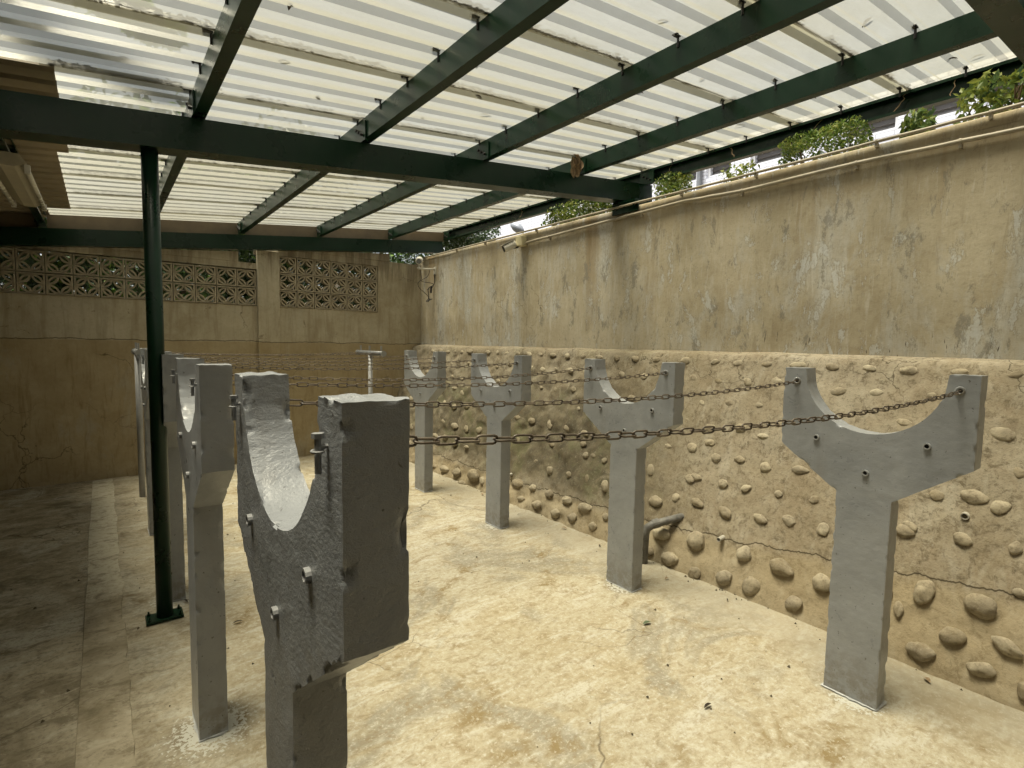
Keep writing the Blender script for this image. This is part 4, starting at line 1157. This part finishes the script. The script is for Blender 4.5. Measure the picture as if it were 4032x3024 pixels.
# ------------------------------------------------------------------ twin-tube lamp fixture, unlit
lf = thing("tube_lamp_fixture", (-0.40, 4.80, 2.50), "unlit twin-tube lamp fixture under the opaque roof sheets, top left", "lamp fixture")
x0 = -0.395; zt = 2.535
b = MB(); ya, yb = 4.22, 5.45
pr5 = [(-0.055, 0), (0.055, 0), (0.085, -0.045), (0.03, -0.075), (-0.03, -0.075), (-0.085, -0.045)]
vs = [(x0 + px_, y, zt + pz_) for y in (ya, yb) for (px_, pz_) in pr5]
fs = [tuple(range(6)), tuple(range(11, 5, -1))] + [(i, (i + 1) % 6, 6 + (i + 1) % 6, 6 + i) for i in range(6)]
b.add(vs, fs).build("housing", 'fixture', lf)
for sx in (-0.085, 0.085):
    MB().tube([(x0 + sx, ya + 0.05, zt - 0.082), (x0 + sx, yb - 0.05, zt - 0.082)], 0.014, 10).build("tube", 'tube', lf, smooth=True)
    for yy in (ya + 0.035, yb - 0.035):
        MB().box(x0 + sx - 0.013, x0 + sx + 0.013, yy - 0.014, yy + 0.014, zt - 0.098, zt - 0.050).build("socket", 'camwhite', lf)

# ------------------------------------------------------------------ dead leaves and vines
def leaf_mesh(name, mat, L, W, curl):
    b = MB(); vs = []; fs = []; n = 6
    for i in range(n + 1):
        t = i / n; w = W * math.sin(math.pi * min(1, t * 0.94 + 0.03)) ** 0.8
        z = curl * math.sin(t * 3.0)
        vs += [(L * (t - 0.5), -w / 2, z + w * 0.25), (L * (t - 0.5), 0, z), (L * (t - 0.5), w / 2, z + w * 0.25)]
    for i in range(n):
        a = i * 3
        fs += [(a, a + 3, a + 4, a + 1), (a + 1, a + 4, a + 5, a + 2)]
    tmp = b.add(vs, fs).build(name, mat); me = tmp.data; bpy.data.objects.remove(tmp)
    return me
lm_dry = leaf_mesh("leaf", 'dryleaf', 0.09, 0.04, 0.012); lm_br = leaf_mesh("leaf", 'bleaf', 0.065, 0.018, 0.006); lm_gr = leaf_mesh("leaf", 'gleaf', 0.07, 0.03, 0.004)
dl = thing("dead_leaf_bunch", (3.075, 3.19, 2.93), "bunch of dry brown leaves caught where purlin meets beam", "leaf bunch")
rnd = random.Random(21)
for i in range(22):
    m4 = Matrix.Translation((rnd.uniform(-.035, .035), rnd.uniform(-.03, .015), rnd.uniform(-.055, .06))) @ Euler((rnd.uniform(-.7, .7), R(75) + rnd.uniform(-.5, .5), rnd.uniform(-1.2, 1.2))).to_matrix().to_4x4() @ Matrix.Scale(rnd.uniform(.7, 1.25), 4)
    inst("leaf", lm_dry, dl, m4)
def lone_leaf(me, loc, rot, lab, grp, scale=1.0):
    o = bpy.data.objects.new("fallen_leaf", me); COL.objects.link(o)
    o.location = loc; o.rotation_euler = rot; o.scale = (scale,) * 3
    return tag(o, lab, "leaf", grp)
rnd = random.Random(31)
for (x, y) in ((0.12, 3.02), (0.72, 2.72), (0.95, 2.55), (0.62, 2.25), (0.98, 3.05), (1.52, 2.30), (1.75, 2.62), (1.95, 2.84), (1.62, 3.05), (2.55, 2.12), (2.72, 1.82), (2.42, 2.86), (2.9, 2.42),
               (3.45, 1.32), (3.62, 1.62), (3.40, 1.95), (3.7, 2.15), (3.55, 1.02), (3.75, 0.95), (3.85, 0.86), (3.3, 2.6), (0.15, 4.9), (0.9, 5.4), (2.0, 1.55), (2.85, 1.05)):
    lone_leaf(lm_br, (x, y, SH0 + SL * x + 0.008), (0, -0.1, rnd.uniform(0, 6.28)), "small dark leaf lying on the translucent roof sheets", "leaves on the roof", rnd.uniform(0.6, 1.15))
for (x, y, me, lab) in ((2.28, 1.72, lm_gr, "green leaf flat on the floor between the first two right posts"), (0.52, 3.0, lm_br, "dark leaf on the floor right of the green pole"),
                        (1.95, 1.15, lm_br, "dark twig-like leaf on the floor in the middle foreground"), (0.33, 3.42, lm_br, "dark leaf beside the green pole's base plate")):
    lone_leaf(me, (x, y, 0.008), (0, 0, rnd.uniform(0, 6.28)), lab, "leaves on the floor", 0.75)
for i in range(14):
    lone_leaf(lm_br if i % 3 else lm_dry, (2.93 - 0.12 * rnd.random() ** 2, 0.75 + i * 0.40 + rnd.uniform(-.15, .15), 0.008), (0, 0, rnd.uniform(0, 6.28)),
              "small dry leaf on the floor along the foot of the cobbled base", "dry leaves along the cobbled base", rnd.uniform(0.35, 0.6))
# small stones and crumbs on the floor, too many and too small to count
b = MB(); rnd = random.Random(41)
for i in range(420):
    if rnd.random() < 0.5: x, y = rnd.uniform(0.1, 2.9), rnd.uniform(0.6, 6.7)
    elif rnd.random() < 0.5: x, y = 2.97 + rnd.gauss(0, 0.03), rnd.uniform(0.4, 6.8)
    else: x, y = rnd.uniform(-1.5, 0.2), rnd.uniform(1.2, 6.7)
    s = rnd.choice((0.003, 0.004, 0.005, 0.008)) * rnd.uniform(0.6, 1.3)
    vs = [Vector((rnd.uniform(-1, 1), rnd.uniform(-1, 1), 0)) * s for _ in range(3)]
    vs = [(x + s, y, 0.002), (x - s * .6, y + s * .8, 0.002), (x - s * .5, y - s * .9, 0.002), (x + rnd.uniform(-.3, .3) * s, y, 0.003 + s * 0.9)]
    b.add(vs, [(0, 1, 3), (1, 2, 3), (2, 0, 3)])
tag(b.build("grit", 'soil'), "scattered grit and crumbs on the concrete floor", "grit", kind="stuff")
# dry vine tendrils over the outermost purlin
vt = thing("dry_vine", (4.05, 1.5, 3.05), "thin dry vine tendrils hanging over the outermost purlin", "vine")
rnd = random.Random(51)
for y in (0.98, 1.25, 1.70, 2.45, 2.95, 3.75, 4.3, 5.1):
    P = [Vector((4.06, y, 3.14))]
    for k in range(7): P.append(P[-1] + Vector((-0.004 + rnd.uniform(-.006, .006), rnd.uniform(-.03, .03), -0.020)))
    MB().tube(P, 0.0028, 5).build("tendril", 'dryleaf', vt)

# ------------------------------------------------------------------ plants on the terrace
def foliage(rx, ry, rz, n, ls, seed, mats, base=0.0, shape='box', parent=None):
    """leaf-sized faces spread through the crown's volume"""
    rnd = random.Random(seed)
    parts = []
    for mi, (mt, fr) in enumerate(mats):
        b = MB()
        for i in range(int(n * fr)):
            while True:
                p = Vector((rnd.uniform(-1, 1), rnd.uniform(-1, 1), rnd.uniform(-1, 1)))
                q = p.length if shape == 'ball' else max(abs(p.x), abs(p.y), abs(p.z)) * 0.55 + p.length * 0.45
                lump = 1 + 0.35 * noise.noise(p * 1.9 + Vector((seed, 0, 0)))
                if q < lump and q > 0.25 * rnd.random(): break
            c = Vector((p.x * rx, p.y * ry, base + rz + p.z * rz))
            if noise.noise(c * (1.1 / max(ls * 6, 0.02)) * 0.25 + Vector((0, seed, 0))) < -0.28: continue
            d = Vector((rnd.uniform(-1, 1), rnd.uniform(-1, 1), rnd.uniform(-.4, 1))).normalized()
            u = d.orthogonal().normalized(); u = Matrix.Rotation(rnd.uniform(0, 6.28), 3, d) @ u; w = d.cross(u)
            s = ls * rnd.uniform(0.6, 1.25)
            b.add([c - u * s, c - w * s * .42 + d * s * .10, c + u * s, c + w * s * .42 + d * s * .10], [(0, 1, 2, 3)])
        parts.append(b.build("foliage", mt, parent, local=True))
    return parts
def bush(loc, rx, ry, rz, n, ls, seed, mats, label, name="shrub", stems=6, group="plants on the terrace"):
    t = thing(name, loc, label, "shrub", group)
    foliage(rx, ry, rz, n, ls, seed, mats, 0.03, 'box', t)
    b = MB(); rnd = random.Random(seed + 1)
    for i in range(stems):
        P = [Vector((rnd.uniform(-.3, .3) * rx, rnd.uniform(-.6, .6) * ry, -0.03))]
        for k in range(4): P.append(P[-1] + Vector((rnd.uniform(-.15, .15) * rx, rnd.uniform(-.15, .15) * ry, rz * 0.42)))
        b.tube(P, [0.009, 0.008, 0.006, 0.005, 0.003], 5)
    b.build("stem", 'stem', t, local=True)
    return t
A_, B_, C_, D_ = 'leafA', 'leafB', 'leafC', 'leafD'
TZ = 2.71
bush((4.12, 4.05, TZ), 0.16, 0.62, 0.17, 5200, 0.021, 1, ((A_, .45), (B_, .45), ('flower', .07)), "long flowering hedge under the near end of the middle beam", stems=14)
bush((4.10, 2.98, TZ), 0.14, 0.16, 0.15, 2000, 0.017, 2, ((A_, .5), (B_, .5)), "small yellow-green shrub just right of the middle beam's end", stems=5)
bush((4.02, 2.33, TZ), 0.09, 0.15, 0.10, 260, 0.022, 3, ((B_, .7), (A_, .3)), "sparse twiggy shrub with few yellowish leaves", stems=12)
bush((4.02, 1.70, TZ), 0.14, 0.29, 0.14, 6500, 0.014, 4, ((A_, .6), (B_, .4)), "dense clipped green shrub, widest clump on the wall top", stems=8)
bush((4.00, 1.15, TZ), 0.09, 0.085, 0.11, 330, 0.030, 5, ((D_, .6), (B_, .4)), "small broad-leaved plant between the clipped shrub and the right edge", stems=8)
bush((4.00, 0.78, TZ), 0.12, 0.20, 0.15, 800, 0.028, 6, ((D_, .4), (B_, .6)), "leafy plant at the right edge of the picture", stems=14)
bush((4.45, 6.95, TZ), 0.40, 0.55, 0.32, 5200, 0.030, 8, ((C_, 1.0),), "dark shaded shrub behind the far end of the plaster wall", stems=10)
bush((0.0, 7.75, 0.9), 3.6, 0.35, 1.3, 32000, 0.050, 9, ((C_, .9), (A_, .1)), "dark hedge seen through the vent blocks of the far wall", name="hedge", stems=30, group="hedges behind the far wall")
bush((4.3, 7.9, 1.2), 1.0, 0.5, 1.15, 7000, 0.050, 10, ((C_, .9), (A_, .1)), "dark hedge rising behind the corner of the two walls", name="hedge", stems=12, group="hedges behind the far wall")

def tree(loc, h, rx, rz, n, ls, seed, mats, label, group="trees behind the far wall"):
    t = thing("tree", loc, label, "tree", group)
    P = [Vector((0, 0, -0.1)), Vector((.05, .03, h * .3)), Vector((-.04, .06, h * .6)), Vector((.03, 0, h * .9))]
    tr = MB().tube(P, [h * .035, h * .028, h * .02, h * .008], 9).build("trunk", 'bark', t, local=True, smooth=True)
    rnd = random.Random(seed)
    for k in range(6):
        z = h * (0.4 + 0.09 * k); a = rnd.uniform(0, 6.28)
        MB().tube([(0, 0, z), (math.cos(a) * rx * .4, math.sin(a) * rx * .4, z + h * .08), (math.cos(a) * rx * .8, math.sin(a) * rx * .8, z + h * .14)], [h * .012, h * .008, h * .003], 6).build("limb", 'bark', t, local=True)
    for o in foliage(rx, rx, rz, n, ls, seed, mats, h * 0.95 - rz * 1.1, 'ball', t): o.name = "crown"
    return t
tree((-1.6, 9.2, -0.1), 3.4, 1.5, 1.5, 5200, 0.075, 61, ((C_, .8), (A_, .2)), "dark leafy tree behind the left vent blocks")
tree((0.6, 9.0, -0.1), 3.6, 1.5, 1.6, 5200, 0.075, 62, ((C_, .8), (A_, .2)), "dark leafy tree behind the middle of the far wall")
tree((2.5, 9.4, -0.1), 3.8, 1.5, 1.7, 5200, 0.075, 63, ((C_, .85), (A_, .15)), "dark leafy tree behind the right-hand vent blocks")
tl = tree((-4.4, 2.2, -0.1), 6.5, 1.5, 1.6, 3000, 0.09, 64, ((A_, 1.0),), "tree left of the shed whose low branch shades the roof", "trees left of the shed")
MB().tube([(-4.35, 2.25, 3.6), (-2.6, 2.7, 4.0), (-1.2, 2.9, 3.6), (-0.3, 3.0, 3.06), (0.25, 3.4, 3.04)], [0.06, 0.045, 0.03, 0.012, 0.006], 7).build("limb", 'bark', tl, smooth=True)
for (cx, cy, cz, ra, nn) in ((-0.40, 2.88, 3.02, 0.19, 900), (-0.12, 3.12, 3.0, 0.17, 800), (0.10, 3.27, 3.0, 0.13, 600), (0.26, 3.42, 3.02, 0.11, 420)):
    for o in foliage(ra * 1.3, ra, ra * 0.6, nn, 0.035, int(nn), ((A_, 1.0),), 0, 'ball', tl):
        o.name = "crown"; o.location = Vector((cx, cy, cz)) - tl.location
tree((-2.6, 11.5, -0.1), 3.9, 1.9, 1.7, 6000, 0.10, 65, ((C_, .9), (A_, .1)), "big dark tree farther back beyond the far wall, left")
tree((1.2, 12.0, -0.1), 3.9, 1.9, 1.7, 6000, 0.10, 66, ((C_, .9), (A_, .1)), "big dark tree farther back beyond the far wall, right")

# ------------------------------------------------------------------ building across the terrace
bd = thing("tiled_building", (9.2, 4.0, 2.7), "white tiled building with grey shutters across the terrace", "building")
X0 = 9.0; zs0, zs1 = 4.62, 5.05
b = MB(); b.box(X0, X0 + 0.3, -6, 16, 2.7, zs0); b.box(X0, X0 + 0.3, -6, 16, zs1, 5.2)
wins = []
y = -5.6
edges = [(-5.6, -4.0), (-3.4, -1.8), (-1.2, 0.5), (1.0, 1.9), (2.05, 2.72), (2.84, 3.55), (4.0, 5.0), (5.35, 5.85), (6.05, 6.9), (7.3, 8.6)]
yy = -6
for (a, c) in edges:
    b.box(X0, X0 + 0.3, yy, a, zs0, zs1); yy = c
b.box(X0, X0 + 0.3, yy, 16, zs0, zs1)
b.build("wall", 'tile', bd)
for (a, c) in edges:
    f = MB()
    f.box(X0 + 0.06, X0 + 0.10, a, a + 0.05, zs0, zs1); f.box(X0 + 0.06, X0 + 0.10, c - 0.05, c, zs0, zs1); f.box(X0 + 0.06, X0 + 0.10, a + .05, c - .05, zs0, zs0 + 0.05)
    w = f.build("window", 'frame', bd)
    f = MB(); k = 0; z = zs0 + 0.05
    while z < zs1:
        f.add([(X0 + 0.12, a + .05, z), (X0 + 0.12, c - .05, z), (X0 + 0.15, c - .05, z + 0.085), (X0 + 0.15, a + .05, z + 0.085)], [(0, 1, 2, 3)])
        f.add([(X0 + 0.15, a + .05, z + .085), (X0 + 0.15, c - .05, z + .085), (X0 + 0.12, c - .05, z + 0.09), (X0 + 0.12, a + .05, z + 0.09)], [(0, 1, 2, 3)])
        z += 0.09
    f.build("shutter", 'shutter', w)
MB().tube([(X0 - 0.06, 5.95, 2.7), (X0 - 0.06, 5.95, 5.15)], 0.05, 8).build("downpipe", 'lampgrey', bd)

sl = thing("street_lamp", (6.9, 7.5, 2.7), "grey street lamp head leaning over beyond the far wall top", "street lamp")
MB().tube([(6.35, 7.15, 2.68), (6.28, 7.25, 3.1), (6.18, 7.5, 3.38), (6.08, 7.62, 3.50)], [0.03, 0.026, 0.022, 0.02], 8).build("pole", 'lampgrey', sl, smooth=True)
b = MB(); c0 = Vector((6.09, 7.61, 3.50)); d = Vector((-0.25, 0.62, 0.46)).normalized()
b.tube([c0 + d * k for k in (0, .05, .12, .2, .28, .33)], [0.02, 0.055, 0.085, 0.085, 0.055, 0.015], 10)
b.build("lamp_head", 'lampgrey', sl, smooth=True)
